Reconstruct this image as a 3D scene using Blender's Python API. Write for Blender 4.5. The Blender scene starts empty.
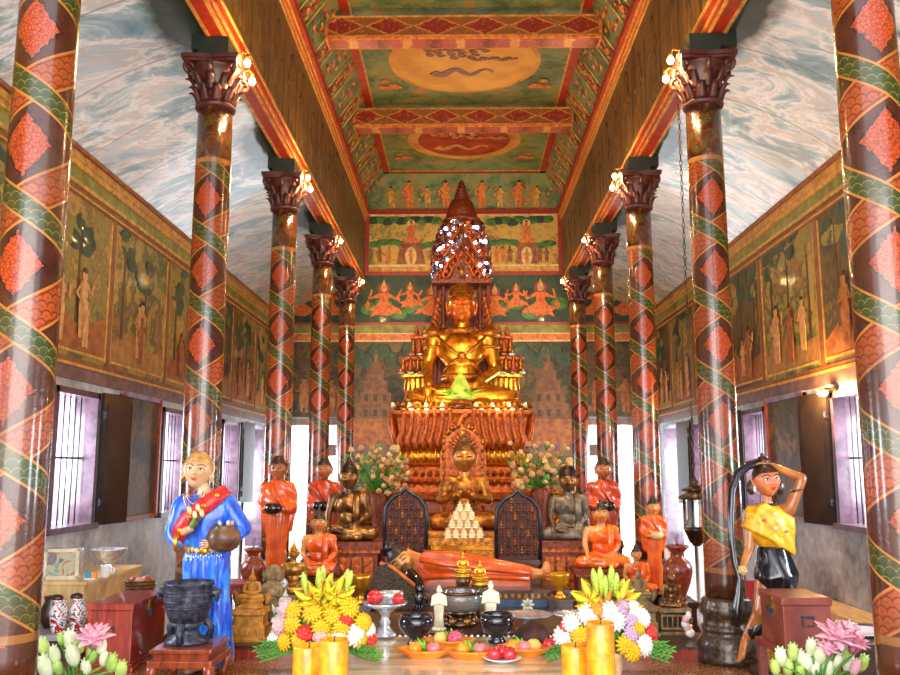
import bpy, bmesh, math, random
from mathutils import Vector, Matrix, noise as mn
PI = math.pi
R = math.radians
rnd = random.Random(7)
sc = bpy.context.scene
COL = sc.collection
EYE = 1.47
F = 860.0
TH = math.atan(131/860.0)
YAW = math.atan(12/870.0)

# ------------------------------------------------------------------ measuring helpers (photo pixel + distance -> place in the hall)
def ray(px, py):
    u = (px-450)/F; v = (337.5-py)/F
    c, s = math.cos(TH), math.sin(TH)
    x, y, z = u, c-v*s, s+v*c
    cy, sy = math.cos(YAW), math.sin(YAW)
    return Vector((x*cy-y*sy, x*sy+y*cy, z))
def W(px, py, Y):
    r = ray(px, py); t = Y/r.y
    return Vector((r.x*t, Y, EYE+r.z*t))
def XZ(px, py, Y):
    p = W(px, py, Y); return p.x, p.z

# ------------------------------------------------------------------ materials
def lin(c):
    if isinstance(c, str):
        c = tuple(int(c[i:i+2], 16)/255 for i in (0, 2, 4))
    return tuple((x/12.92 if x <= .04045 else ((x+.055)/1.055)**2.4) for x in c)
class V:
    """scalar node socket with arithmetic"""
    def __init__(s, nt, sock): s.nt = nt; s.s = sock
    def op(s, o, b=None, c=None, cl=False):
        n = s.nt.nodes.new('ShaderNodeMath'); n.operation = o; n.use_clamp = cl
        for i, x in enumerate((s, b, c)):
            if x is None: continue
            if isinstance(x, V): s.nt.links.new(x.s, n.inputs[i])
            else: n.inputs[i].default_value = x
        return V(s.nt, n.outputs[0])
    def __add__(s, b): return s.op('ADD', b)
    def __sub__(s, b): return s.op('SUBTRACT', b)
    def __mul__(s, b): return s.op('MULTIPLY', b)
    def __truediv__(s, b): return s.op('DIVIDE', b)
    def abs(s): return s.op('ABSOLUTE')
    def frac(s): return s.op('FRACT')
    def floor(s): return s.op('FLOOR')
    def sin(s): return s.op('SINE')
    def lt(s, b): return s.op('LESS_THAN', b)
    def gt(s, b): return s.op('GREATER_THAN', b)
    def sqrt(s): return s.op('SQRT')
    def clamp(s): return s.op('ADD', 0.0, cl=True)
    def mx(s, b): return s.op('MAXIMUM', b)
    def mn(s, b): return s.op('MINIMUM', b)
class NT:
    def __init__(s, name):
        s.m = bpy.data.materials.new(name); s.m.use_nodes = True
        s.nt = s.m.node_tree; s.b = s.nt.nodes['Principled BSDF']
        s.tc = s.nt.nodes.new('ShaderNodeTexCoord')
        s.co = s.tc.outputs['Object']
    def xyz(s):
        n = s.nt.nodes.new('ShaderNodeSeparateXYZ'); s.nt.links.new(s.co, n.inputs[0])
        return [V(s.nt, o) for o in n.outputs]
    def vec(s, x, y, z):
        n = s.nt.nodes.new('ShaderNodeCombineXYZ')
        for i, a in enumerate((x, y, z)):
            if isinstance(a, V): s.nt.links.new(a.s, n.inputs[i])
            else: n.inputs[i].default_value = a
        return n.outputs[0]
    def scale(s, v3, src=None):
        n = s.nt.nodes.new('ShaderNodeMapping'); s.nt.links.new(src or s.co, n.inputs[0])
        n.inputs['Scale'].default_value = v3
        return n.outputs[0]
    def noise(s, sc_=5, det=4, dist=0, rough=.55, co=None):
        n = s.nt.nodes.new('ShaderNodeTexNoise'); n.inputs['Scale'].default_value = sc_
        n.inputs['Detail'].default_value = det; n.inputs['Distortion'].default_value = dist
        n.inputs['Roughness'].default_value = rough
        s.nt.links.new(co or s.co, n.inputs['Vector'])
        return V(s.nt, n.outputs[0])
    def vor(s, sc_=5, feat='F1', co=None):
        n = s.nt.nodes.new('ShaderNodeTexVoronoi'); n.inputs['Scale'].default_value = sc_; n.feature = feat
        s.nt.links.new(co or s.co, n.inputs['Vector'])
        return V(s.nt, n.outputs['Distance'])
    def ramp(s, v, stops, const=False):
        n = s.nt.nodes.new('ShaderNodeValToRGB'); s.nt.links.new(v.s, n.inputs[0])
        cr = n.color_ramp
        if const: cr.interpolation = 'CONSTANT'
        while len(cr.elements) < len(stops): cr.elements.new(.5)
        for e, (p, c) in zip(cr.elements, stops):
            e.position = p; e.color = (*lin(c), 1)
        return n.outputs[0]
    def mix(s, f, a, b):
        n = s.nt.nodes.new('ShaderNodeMix'); n.data_type = 'RGBA'
        if isinstance(f, V): s.nt.links.new(f.s, n.inputs[0])
        else: n.inputs[0].default_value = f
        for i, x in ((6, a), (7, b)):
            if isinstance(x, (str, tuple)): n.inputs[i].default_value = (*lin(x), 1)
            else: s.nt.links.new(x, n.inputs[i])
        return n.outputs[2]
    def out(s, col, rough=.5, metal=0, coat=0, bump=None, bs=.3, spec=None, bd=.02):
        if isinstance(col, (str, tuple)): s.b.inputs['Base Color'].default_value = (*lin(col), 1)
        else: s.nt.links.new(col, s.b.inputs['Base Color'])
        if isinstance(rough, V): s.nt.links.new(rough.s, s.b.inputs['Roughness'])
        else: s.b.inputs['Roughness'].default_value = rough
        s.b.inputs['Metallic'].default_value = metal
        s.b.inputs['Coat Weight'].default_value = coat
        s.b.inputs['Coat Roughness'].default_value = .08
        if spec is not None: s.b.inputs['Specular IOR Level'].default_value = spec
        if bump is not None:
            n = s.nt.nodes.new('ShaderNodeBump'); n.inputs['Strength'].default_value = bs
            n.inputs['Distance'].default_value = bd
            s.nt.links.new(bump.s, n.inputs['Height']); s.nt.links.new(n.outputs[0], s.b.inputs['Normal'])
        return s.m
MC = {}
def M(name, c1=None, c2=None, rough=.5, metal=0, coat=0, ns=8, bs=.25, bd=.01, stretch=None, det=4, lo=.35, hi=.65):
    """simple two-tone noisy material, cached by name"""
    if name in MC: return MC[name]
    t = NT(name)
    co = t.scale(stretch) if stretch else None
    n = t.noise(ns, det, .3, co=co)
    col = t.ramp(n, [(lo, c1), (hi, c2 or c1)])
    MC[name] = t.out(col, rough, metal, coat, n, bs, bd=bd)
    return MC[name]
def emit(name, col, strength):
    if name in MC: return MC[name]
    t = NT(name); m = t.out(col, .4)
    t.b.inputs['Emission Color'].default_value = (*lin(col), 1); t.b.inputs['Emission Strength'].default_value = strength
    MC[name] = m; return m

# ------------------------------------------------------------------ mesh builder
class MB:
    def __init__(s): s.v = []; s.f = []; s.fm = []; s.mats = []; s.M = Matrix(); s.fs = []
    def mi(s, m):
        if m not in s.mats: s.mats.append(m)
        return s.mats.index(m)
    def add(s, vs, fs, m, smooth=True):
        o = len(s.v); i = s.mi(m)
        s.v += [tuple(s.M @ Vector(p)) for p in vs]
        for f in fs:
            s.f.append([o+k for k in f]); s.fm.append(i); s.fs.append(smooth)
    def box(s, c, d, m, rz=0, rx=0, ry=0, taper=1):
        q = Matrix.Translation(c) @ Matrix.Rotation(rz, 4, 'Z') @ Matrix.Rotation(ry, 4, 'Y') @ Matrix.Rotation(rx, 4, 'X')
        vs = []
        for z in (-.5, .5):
            k = taper if z > 0 else 1
            for x, y in ((-.5, -.5), (.5, -.5), (.5, .5), (-.5, .5)):
                vs.append(q @ Vector((x*d[0]*k, y*d[1]*k, z*d[2])))
        s.add(vs, [(3, 2, 1, 0), (4, 5, 6, 7), (0, 1, 5, 4), (1, 2, 6, 5), (2, 3, 7, 6), (3, 0, 4, 7)], m, False)
    def bb(s, x0, x1, y0, y1, z0, z1, m):
        s.box(((x0+x1)/2, (y0+y1)/2, (z0+z1)/2), (abs(x1-x0), abs(y1-y0), abs(z1-z0)), m)
    def lathe(s, prof, m, c=(0, 0, 0), seg=32, fn=None, cap=True, sx=1, sy=1):
        vs = []; fs = []; n = len(prof)
        for (r, z) in prof:
            for k in range(seg):
                a = 2*PI*k/seg
                rr = r*(fn(a, z, r) if fn else 1)
                vs.append((c[0]+rr*math.cos(a)*sx, c[1]+rr*math.sin(a)*sy, c[2]+z))
        for i in range(n-1):
            for k in range(seg):
                k2 = (k+1) % seg
                fs.append((i*seg+k, i*seg+k2, (i+1)*seg+k2, (i+1)*seg+k))
        if cap:
            fs.append(tuple(range(seg-1, -1, -1))); fs.append(tuple((n-1)*seg+k for k in range(seg)))
        s.add(vs, fs, m)
    def loft(s, secs, m, seg=28, cap=True):
        """secs: (cx, cy, z, rx, ry)"""
        vs = []; fs = []
        for (cx, cy, z, rx, ry) in secs:
            for k in range(seg):
                a = 2*PI*k/seg; vs.append((cx+rx*math.cos(a), cy+ry*math.sin(a), z))
        n = len(secs)
        for i in range(n-1):
            for k in range(seg):
                k2 = (k+1) % seg; fs.append((i*seg+k, i*seg+k2, (i+1)*seg+k2, (i+1)*seg+k))
        if cap:
            fs.append(tuple(range(seg-1, -1, -1))); fs.append(tuple((n-1)*seg+k for k in range(seg)))
        s.add(vs, fs, m)
    def ell(s, c, r, m, seg=20, rings=12, rot=None, fn=None):
        q = (Matrix.Translation(c) @ (rot.to_4x4() if rot else Matrix()))
        vs = []; fs = []
        for i in range(rings+1):
            t = PI*i/rings
            for k in range(seg):
                a = 2*PI*k/seg
                p = Vector((math.sin(t)*math.cos(a), math.sin(t)*math.sin(a), -math.cos(t)))
                if fn: p = fn(p)
                vs.append(q @ Vector((p.x*r[0], p.y*r[1], p.z*r[2])))
        for i in range(rings):
            for k in range(seg):
                k2 = (k+1) % seg; fs.append((i*seg+k, i*seg+k2, (i+1)*seg+k2, (i+1)*seg+k))
        s.add(vs, fs, m)
    def tube(s, pts, rad, m, seg=10, closed=False, flat=1):
        pts = [Vector(p) for p in pts]; n = len(pts)
        if not isinstance(rad, (list, tuple)): rad = [rad]*n
        vs = []; fs = []
        up = Vector((0, 0, 1)); px = None
        for i, p in enumerate(pts):
            if closed: d = pts[(i+1) % n]-pts[i-1]
            else: d = pts[min(i+1, n-1)]-pts[max(i-1, 0)]
            d.normalize()
            if px is None:
                px = d.cross(up)
                if px.length < .1: px = d.cross(Vector((0, 1, 0)))
            px = (px-d*px.dot(d)).normalized(); py = d.cross(px)
            for k in range(seg):
                a = 2*PI*k/seg
                vs.append(p+(px*math.cos(a)+py*math.sin(a)*flat)*rad[i])
        N = n if closed else n-1
        for i in range(N):
            j = (i+1) % n
            for k in range(seg):
                k2 = (k+1) % seg; fs.append((i*seg+k, i*seg+k2, j*seg+k2, j*seg+k))
        if not closed:
            fs.append(tuple(range(seg-1, -1, -1))); fs.append(tuple((n-1)*seg+k for k in range(seg)))
        s.add(vs, fs, m)
    def cap(s, a, ra, b, rb, m, seg=12):
        a = Vector(a); b = Vector(b); d = b-a; L = d.length
        if L < 1e-6: return s.ell(a, (ra,)*3, m)
        d.normalize(); P = []; RR = []
        for t in (90, 60, 30, 0):
            P.append(a-d*ra*math.sin(R(t))); RR.append(max(ra*math.cos(R(t)), ra*.03))
        for t in (0, 30, 60, 90):
            P.append(b+d*rb*math.sin(R(t))); RR.append(max(rb*math.cos(R(t)), rb*.03))
        s.tube(P, RR, m, seg)
    def prism(s, pts, y0, y1, m, smooth=False):
        """outline in x,z ; extruded y0..y1"""
        n = len(pts)
        vs = [(x, y0, z) for x, z in pts]+[(x, y1, z) for x, z in pts]
        fs = [tuple(range(n)), tuple(range(2*n-1, n-1, -1))]
        fs += [(i, n+i, n+(i+1) % n, (i+1) % n) for i in range(n)]
        s.add(vs, fs, m, smooth)
    def leaf(s, base, tip, w, m, bend=.0, nrm=None, th=.15):
        base = Vector(base); tip = Vector(tip); d = tip-base; L = d.length
        up = Vector(nrm) if nrm else Vector((0, -1, .3))
        side = d.cross(up)
        if side.length < 1e-5: side = Vector((1, 0, 0))
        side.normalize(); nn = side.cross(d).normalized()
        vs = []; fs = []; K = 5
        for i in range(K+1):
            t = i/K; ww = w*math.sin(PI*min(.96, .12+t*.88))
            p = base+d*t+nn*bend*L*math.sin(PI*t)
            vs += [p-side*ww, p+nn*ww*th, p+side*ww, p-nn*ww*th]
        for i in range(K):
            for k in range(4):
                a = i*4+k; b = i*4+(k+1) % 4; fs.append((a, b, b+4, a+4))
        fs += [(0, 3, 2, 1), tuple(K*4+k for k in range(4))]
        s.add(vs, fs, m)
    def mesh(s, name):
        me = bpy.data.meshes.new(name); me.from_pydata(s.v, [], s.f)
        for m in s.mats: me.materials.append(m)
        me.polygons.foreach_set('material_index', s.fm)
        me.polygons.foreach_set('use_smooth', s.fs)
        me.validate(); me.update()
        return me
    def build(s, name, parent=None, loc=None, rz=0, bevel=0, recalc=False):
        me = s.mesh(name)
        if recalc:
            bm = bmesh.new(); bm.from_mesh(me); bmesh.ops.recalc_face_normals(bm, faces=bm.faces); bm.to_mesh(me); bm.free()
        o = bpy.data.objects.new(name, me); COL.objects.link(o)
        if parent: o.parent = parent
        if loc: o.location = loc
        if rz: o.rotation_euler.z = rz
        if bevel:
            b = o.modifiers.new('bevel', 'BEVEL'); b.width = bevel; b.segments = 2; b.limit_method = 'ANGLE'; b.angle_limit = R(50)
        return o
def tag(o, label=None, cat=None, group=None, kind=None):
    if label: o['label'] = label
    if cat: o['category'] = cat
    if group: o['group'] = group
    if kind: o['kind'] = kind
    return o
def thing(name, label, cat, loc=(0, 0, 0), rz=0, group=None):
    o = bpy.data.objects.new(name, None); COL.objects.link(o); o.location = loc; o.rotation_euler.z = rz
    o.empty_display_size = .1
    return tag(o, label, cat, group)
def struct(name, mb, parent=None, bevel=0):
    o = mb.build(name, parent, bevel=bevel)
    if not parent: o['kind'] = 'structure'
    return o
def dup(root, loc=None, rz=None, label=None, scale=None):
    r = root.copy(); COL.objects.link(r)
    if loc is not None: r.location = loc
    if rz is not None: r.rotation_euler.z = rz
    if label: r['label'] = label
    if scale: r.scale = scale if isinstance(scale, tuple) else (scale,)*3
    for ch in list(root.children):
        c = ch.copy(); COL.objects.link(c); c.parent = r
        for g in ch.children:
            d = g.copy(); COL.objects.link(d); d.parent = c
    return r
def fuse(mb, voxel, smooth=3, fac=.5):
    """merge overlapping volumes of a builder into one continuous skin"""
    me = mb.mesh('tmp'); o = bpy.data.objects.new('tmp', me); COL.objects.link(o)
    r = o.modifiers.new('r', 'REMESH'); r.mode = 'VOXEL'; r.voxel_size = voxel
    q = o.modifiers.new('s', 'SMOOTH'); q.iterations = smooth; q.factor = fac
    dg = bpy.context.evaluated_depsgraph_get(); dg.update()
    e = o.evaluated_get(dg); m2 = bpy.data.meshes.new_from_object(e)
    vs = [v.co.copy() for v in m2.vertices]; fs = [tuple(p.vertices) for p in m2.polygons]
    ns = [v.normal.copy() for v in m2.vertices]
    bpy.data.objects.remove(o); bpy.data.meshes.remove(me); bpy.data.meshes.remove(m2)
    return vs, fs, ns
def shell(src, cond, off):
    """the part of a skin where cond holds, lifted off by off: a garment"""
    vs, fs, ns = src
    keep = []
    for f in fs:
        c = sum((vs[i] for i in f), Vector())/len(f)
        if cond(c): keep.append(f)
    idx = {}; nv = []; nf = []
    for f in keep:
        g = []
        for i in f:
            if i not in idx:
                idx[i] = len(nv)
                p = vs[i]; o = off(p) if callable(off) else off
                nv.append(p+ns[i]*o)
            g.append(idx[i])
        nf.append(g)
    return nv, nf
# ------------------------------------------------------------------ lacquered column pattern
def column_mat():
    t = NT('painted_column'); x, y, z = t.xyz(); P = .615; GL = 'b8742c'
    ang = x.op('ARCTAN2', y*-1.0)/(2*PI)
    v = (z-1.84)/P
    A = (v-ang).frac()-.5; B = (v+ang).frac()-.5
    a2 = (v-ang+.5).frac()-.5; b2 = (v+ang+.5).frac()-.5
    dz = (a2+b2)*(.5*P); dx = (b2-a2)*(.5*.91)
    da = A.abs()*P; db = B.abs()*P
    nz = t.noise(26, 3, .5)
    med = dx.abs()/.128+dz.abs()/.172+(nz-.5)*.35
    lobes = ((dz*75).sin().abs()*.07)
    med = med+lobes
    fil = t.vor(55, 'DISTANCE_TO_EDGE')
    red = t.ramp(fil, [(.0, '5c1808'), (.07, 'a03410'), (.22, 'bc4a1c')])
    ground = t.ramp(t.noise(12, 3), [(.3, '2a0e0a'), (.7, '4a1a10')])
    col = t.mix(med.lt(1.0), ground, red)
    col = t.mix(((med-1.06).abs()).lt(.05), col, '1c0806')
    # scale pattern
    u = ang*(.91/.052); w = z/.045
    row = w.floor(); half = (row*.5).frac()
    cx = (u+half).frac()-.5; cz = w.frac()
    d = (cx*cx+cz*cz*.55).sqrt()
    sc1 = t.ramp(d, [(.0, '8a3410'), (.38, 'aa4c1c'), (.5, '80300e'), (.58, '54200c'), (.64, 'a04418')])
    sc2 = t.ramp(d, [(.0, '1a3412'), (.38, '28481a'), (.47, '162c10'), (.53, '8a7a30'), (.6, '1f3c16')])
    col = t.mix(da.lt(.1), col, sc1)
    col = t.mix((da-.1).abs().lt(.007), col, GL)
    col = t.mix((da-.082).abs().lt(.004), col, '6a200c')
    col = t.mix(db.lt(.066), col, sc2)
    col = t.mix((db-.066).abs().lt(.007), col, GL)
    # where the two ribbons cross at the sides the scale ribbon lies over
    over = (ang.abs().gt(.25))
    ov = over*da.lt(.1)
    col = t.mix(ov, col, sc1)
    col = t.mix(over*((da-.1).abs().lt(.007)), col, GL)
    # plain foot and painted leaf neck
    neck = t.ramp(t.noise(6, 2, 2), [(.40, '3c140e'), (.5, '5c2012'), (.56, '3a5a20'), (.6, '421810'), (.68, 'b0481c')])
    col = t.mix(z.gt(4.02), col, neck)
    col = t.mix(z.lt(.66), col, ground)
    col = t.mix((z-.69).abs().lt(.02), col, '96602c')
    col = t.mix((z-4.02).abs().lt(.02), col, 'b87838')
    dirt = t.noise(3, 6, .5)
    col = t.mix((dirt-.34).clamp()*1.7, col, '5a3822')
    return t.out(col, t.noise(9, 4)*.2+.14, 0, .45, nz, .1)
E_COL = column_mat()
maroon = M('maroon_lacquer', '3a1510', '5e261a', .42, 0, .1, 14, .4)
gold = M('gilded', '9a5a12', 'e0982c', .3, .85, 0, 9, .25)
gold2 = M('bright_gilding', 'c07c18', 'f0b840', .28, .8, 0, 10, .2)
antique = M('antique_gold', '6a3a10', 'c07a2a', .38, .7, 0, 22, .5)
copper = M('carved_red_gold', '7a2c0c', 'c4641c', .45, .4, 0, 26, .7)
copper2 = M('carved_dark_red', '42160a', '86340f', .5, .2, 0, 26, .6)
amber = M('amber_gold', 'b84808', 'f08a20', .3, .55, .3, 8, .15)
bronze = M('dark_bronze', '241a12', '6a4a28', .3, .7, .1, 8, .25)
bronze2 = M('brown_bronze', '4a2e18', '9a6a34', .32, .7, .1, 8, .25)
greybronze = M('grey_bronze', '3c3026', '74604a', .42, .5, .1, 14, .35)
blacklac = M('black_lacquer', '0c0a0c', '1c1618', .15, 0, .6, 6, .05)
orange = M('orange_lacquer', 'b8400c', 'e4601c', .25, 0, .5, 6, .08)
orangeB = M('bright_orange_lacquer', 'd4480a', 'f4701a', .25, 0, .5, 6, .08)
redrobe = M('red_robe', '8c2814', 'cc4c20', .28, 0, .4, 6, .1)
skinor = M('amber_skin', 'b8662a', 'd8904a', .35, 0, .3, 6, .05)
skinbr = M('brown_skin', '8a4a24', 'b86e38', .32, 0, .3, 6, .05)
skinpale = M('pale_skin', 'cc9c6c', 'e4bc92', .4, 0, .2, 6, .03)
wooddark = M('dark_wood', '24120c', '4a2416', .35, 0, .3, 6, .2, stretch=(1, 1, 8))
woodred = M('red_wood', '7a2018', 'b03c26', .3, 0, .4, 5, .1, stretch=(6, 1, 1))
woodorange = M('reddish_stool_wood', '6e2812', 'a8481e', .28, 0, .5, 5, .12, stretch=(6, 1, 1))
woodlight = M('pale_wood', 'c89c5c', 'e6c88e', .4, 0, .2, 5, .1, stretch=(6, 1, 1))
silver = M('silver', 'b4b6c2', 'f2f4fa', .22, .65, 0, 20, .3)
iron = M('black_iron', '22242c', '54586a', .45, .5, .1, 26, .5)
stone = M('weathered_stone', '6a5436', 'a08458', .8, 0, 0, 16, .6)
stoneY = M('yellow_stone', 'a86a1e', 'dc9c3c', .6, 0, 0, 16, .4)
stoneW = M('white_stone', 'a8a69c', 'dcdcd4', .6, 0, 0, 16, .4)
ivory = M('ivory', 'c8bc98', 'ece4c8', .4, 0, .2, 10, .2)
white = M('white_glaze', 'd8d8dc', 'f4f4f6', .2, 0, .5, 4, .02)
blackeye = M('eye_black', '0a0808', '0a0808', .2)
lipred = M('lip_red', 'c01c1c', 'd42a24', .3)
hairdk = M('dark_hair', '14100e', '2c211b', .4, 0, .1, 40, .5)
glassm = NT('clear_glass'); glassm = glassm.out('e8eef0', .03); glassm.node_tree.nodes['Principled BSDF'].inputs['Transmission Weight'].default_value = .9
# walls and paintings
def mural_mat(name, stops, s=1.6, dist=1.5, det=7, rough=.55, st=(1, 1, .8), grime=True):
    t = NT(name); n = t.noise(s, det, dist, .62, co=t.scale(st))
    n2 = t.noise(s*7, 4, .4)
    v = n*.72+n2*.28
    col = t.ramp(v, stops)
    if grime: col = t.mix((t.noise(.7, 5)-.5).clamp()*1.6, col, '2c1c10')
    MC[name] = t.out(col, rough, 0, .1, n2, .15); return MC[name]
mur1 = mural_mat('forest_painting', [(.36, '2a3418'), (.44, '5c5a24'), (.49, '968036'), (.54, '7a6430'), (.58, 'b88c40'), (.66, '6e4420')], 1.1, .5)
mur2 = mural_mat('landscape_painting', [(.36, '2a3a1c'), (.43, '6a6a28'), (.48, 'b09040'), (.53, '4c4c22'), (.58, '9a6a30'), (.66, '503420')], .9, .5)
mur3 = mural_mat('dim_painting', [(.36, '1c1810'), (.44, '3c3418'), (.5, '6a4a20'), (.56, '2e3018'), (.62, '8a6028')], 1.2, .6)
murG = mural_mat('green_ceiling_painting', [(.34, '3c5230'), (.46, '64784a'), (.53, '7c8a54'), (.59, '94803e'), (.66, 'c87838')], 3, .5, 5, .5)
murGd = mural_mat('dark_green_painting', [(.38, '14241a'), (.48, '26402c'), (.56, '2e4a2a'), (.64, '5a4420')], 3, .8)
murBr = mural_mat('brown_streaked_painting', [(.36, '2a1c0c'), (.44, '5a401a'), (.5, '7a5a26'), (.56, '4a3816'), (.62, '8a5a26')], 2.2, .6, 6, .45, (1, 2.2, .35))
murY = mural_mat('golden_landscape', [(.36, '5c6428'), (.44, 'a8903c'), (.5, 'd8b458'), (.56, 'c89a48'), (.62, '8a6a30')], 2.4, .6, grime=False)
paintor = M('painted_orange', 'b85420', 'e88a3c', .5, 0, 0, 18, .05)
paintred = M('painted_red', '8c1c10', 'b03418', .45, 0, 0, 14, .05)
paintgold = M('painted_gold', 'a87028', 'dca850', .42, .1, 0, 12, .1)
paintcream = M('painted_cream', 'c8a060', 'eccf90', .5, 0, 0, 9, .05)
paintgreen = M('painted_green', '2c5a20', '5a8a34', .5, 0, 0, 12, .05)
paintolive = M('painted_olive', '6a6426', '9a9440', .5, 0, 0, 5, .05)
paintflesh = M('painted_flesh', 'b0743c', 'd8a468', .5, 0, 0, 12, .05)
paintbr = M('painted_temple_brown', '7a3e1c', 'a8642e', .5, 0, 0, 9, .1)
painthaze = M('painted_violet', '5a3c34', '7c5a50', .5, 0, 0, 6, .05)
def cloud_mat():
    t = NT('sky_painting'); x, y, z = t.xyz()
    d = t.noise(.55, 3, 0)
    co = t.vec(x*.9+y*.35, y*1.5-x*.3, z*.6)
    n = t.noise(1.3, 8, .7, .68, co=co)
    c1 = t.ramp(n, [(.28, '5c8ca4'), (.38, '84a8b8'), (.45, 'acc8d2'), (.51, 'fafdff'), (.56, 'd8d4d0'), (.61, 'c4dce8'), (.72, '7ca4b8')])
    n2 = t.noise(2.2, 7, .8, .6, co=t.vec(x*1.6, y*2.6-x*1.2, z))
    c2 = t.ramp(n2, [(.34, '2c5a44'), (.44, '6a8a5c'), (.5, 'c0b080'), (.55, 'cc7838'), (.62, '4a7a70')])
    far = ((y-10.5)*.16).clamp()
    near = ((x.abs()-2.9)*.55).clamp()*((n2-.46)*6).clamp()
    c = t.mix(far, c1, c2); c = t.mix(near, c, c2)
    # soft dark green patches on the ceiling beside every capital
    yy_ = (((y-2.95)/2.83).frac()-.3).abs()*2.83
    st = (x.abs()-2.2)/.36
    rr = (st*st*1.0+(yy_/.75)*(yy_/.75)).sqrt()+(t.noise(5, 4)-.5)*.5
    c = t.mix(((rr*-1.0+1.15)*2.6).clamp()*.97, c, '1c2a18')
    board = ((y*1.05+z*.4).frac()-.5).abs().lt(.012)
    c = t.mix(board*.5, c, '6e6a58')
    return t.out(c, .5, 0, .15, n, .25)
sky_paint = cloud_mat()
def plaster():
    t = NT('wall_plaster'); n = t.noise(1.4, 8, .6, .65); n2 = t.noise(9, 5)
    c = t.ramp(n*.7+n2*.3, [(.38, '6c6c70'), (.5, 'a2a4a8'), (.62, 'c8ccd2')])
    return t.out(c, .45, 0, .2, n2, .2)
plast = plaster()
def granite():
    t = NT('brown_granite'); n = t.noise(60, 4); n2 = t.noise(2, 4)
    c = t.ramp(n*.8+n2*.2, [(.4, '3a2214'), (.5, '8a5a34'), (.58, 'c08c58')])
    return t.out(c, .12, 0, .4)
gran = granite()
def stripe_mat(name, a, b, ax, f, duty=.5, rough=.5):
    t = NT(name); k = t.xyz()[ax]; c = t.mix((k*f).frac().lt(duty), a, b)
    MC[name] = t.out(c, rough); return MC[name]
def diamond_mat(name, a, b, c_, px=.62, pz=.24, z0=0, ax=0, rough=.4):
    t = NT(name); q = t.xyz(); u = ((q[ax]/px).frac()-.5).abs(); w = ((q[2]-z0)/pz).abs()
    d = u*1.5+w*1.9
    n = t.noise(22, 4, .5)
    col = t.ramp(d+(n-.5)*.35, [(.0, '6a2a18'), (.3, a), (.62, a), (.7, c_), (.78, b), (1, b)])
    col = t.mix((n-.55).clamp()*3, col, c_)
    MC[name] = t.out(col, rough); return MC[name]

# ------------------------------------------------------------------ the hall
X0, X1, YB = -3.85, 3.88, 17.4
YF = 1.0
NX0, NX1 = -2.0, 2.08
WT = 4.5                 # height where the aisle ceiling meets the side wall
b = MB(); b.bb(X0-.3, X1+.3, -3, YB+.3, -.15, 0, gran); struct('floor', b)
b = MB(); b.bb(-60, 60, -40, 80, -.5, -.4, M('paved_yard', 'b8b4a8', 'd4d0c4', .8, 0, 0, 2, .1)); struct('ground', b)

def wall_with_openings(name, x, s, ops):
    """side wall along y, s = outward sign; ops: (y0,y1,z0,z1)"""
    mb = MB(); th = .25
    a, c = (x, x+s*th)
    ys = sorted(ops); cur = YF
    for (y0, y1, z0, z1) in ys:
        mb.bb(a, c, cur, y0, 0, WT+.9, plast)
        if z0 > 0: mb.bb(a, c, y0, y1, 0, z0, plast)
        mb.bb(a, c, y0, y1, z1, WT+.9, plast)
        cur = y1
    mb.bb(a, c, cur, YB, 0, WT+.9, plast)
    return struct(name, mb)
OPL = [(2.2, 3.2, .9, 2.25), (5.1, 6.1, .9, 2.25), (8.0, 9.0, .9, 2.25), (10.95, 11.95, .9, 2.25), (13.75, 14.75, .9, 2.25), (15.3, 16.7, .02, 2.25)]
OPR = [(2.2, 3.2, .9, 2.25), (5.1, 6.1, .9, 2.25), (8.05, 9.0, .9, 2.25), (11.0, 11.85, .9, 2.25), (13.75, 14.45, .9, 2.25), (14.7, 16.6, .02, 2.25)]
wl = wall_with_openings('wall_left', X0, -1, OPL)
wr = wall_with_openings('wall_right', X1, 1, OPR)
# back wall with two doorways
b = MB()
y0, y1 = YB, YB+.3
DL = (-3.52, -2.42); DR = (2.5, 3.55); DZ = 2.33
b.bb(X0-.25, DL[0], y0, y1, 0, 7.6, plast); b.bb(DL[1], DR[0], y0, y1, 0, 7.6, plast); b.bb(DR[1], X1+.25, y0, y1, 0, 7.6, plast)
for d in (DL, DR): b.bb(d[0], d[1], y0, y1, DZ, 7.6, plast)
wb = struct('wall_back', b)

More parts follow.
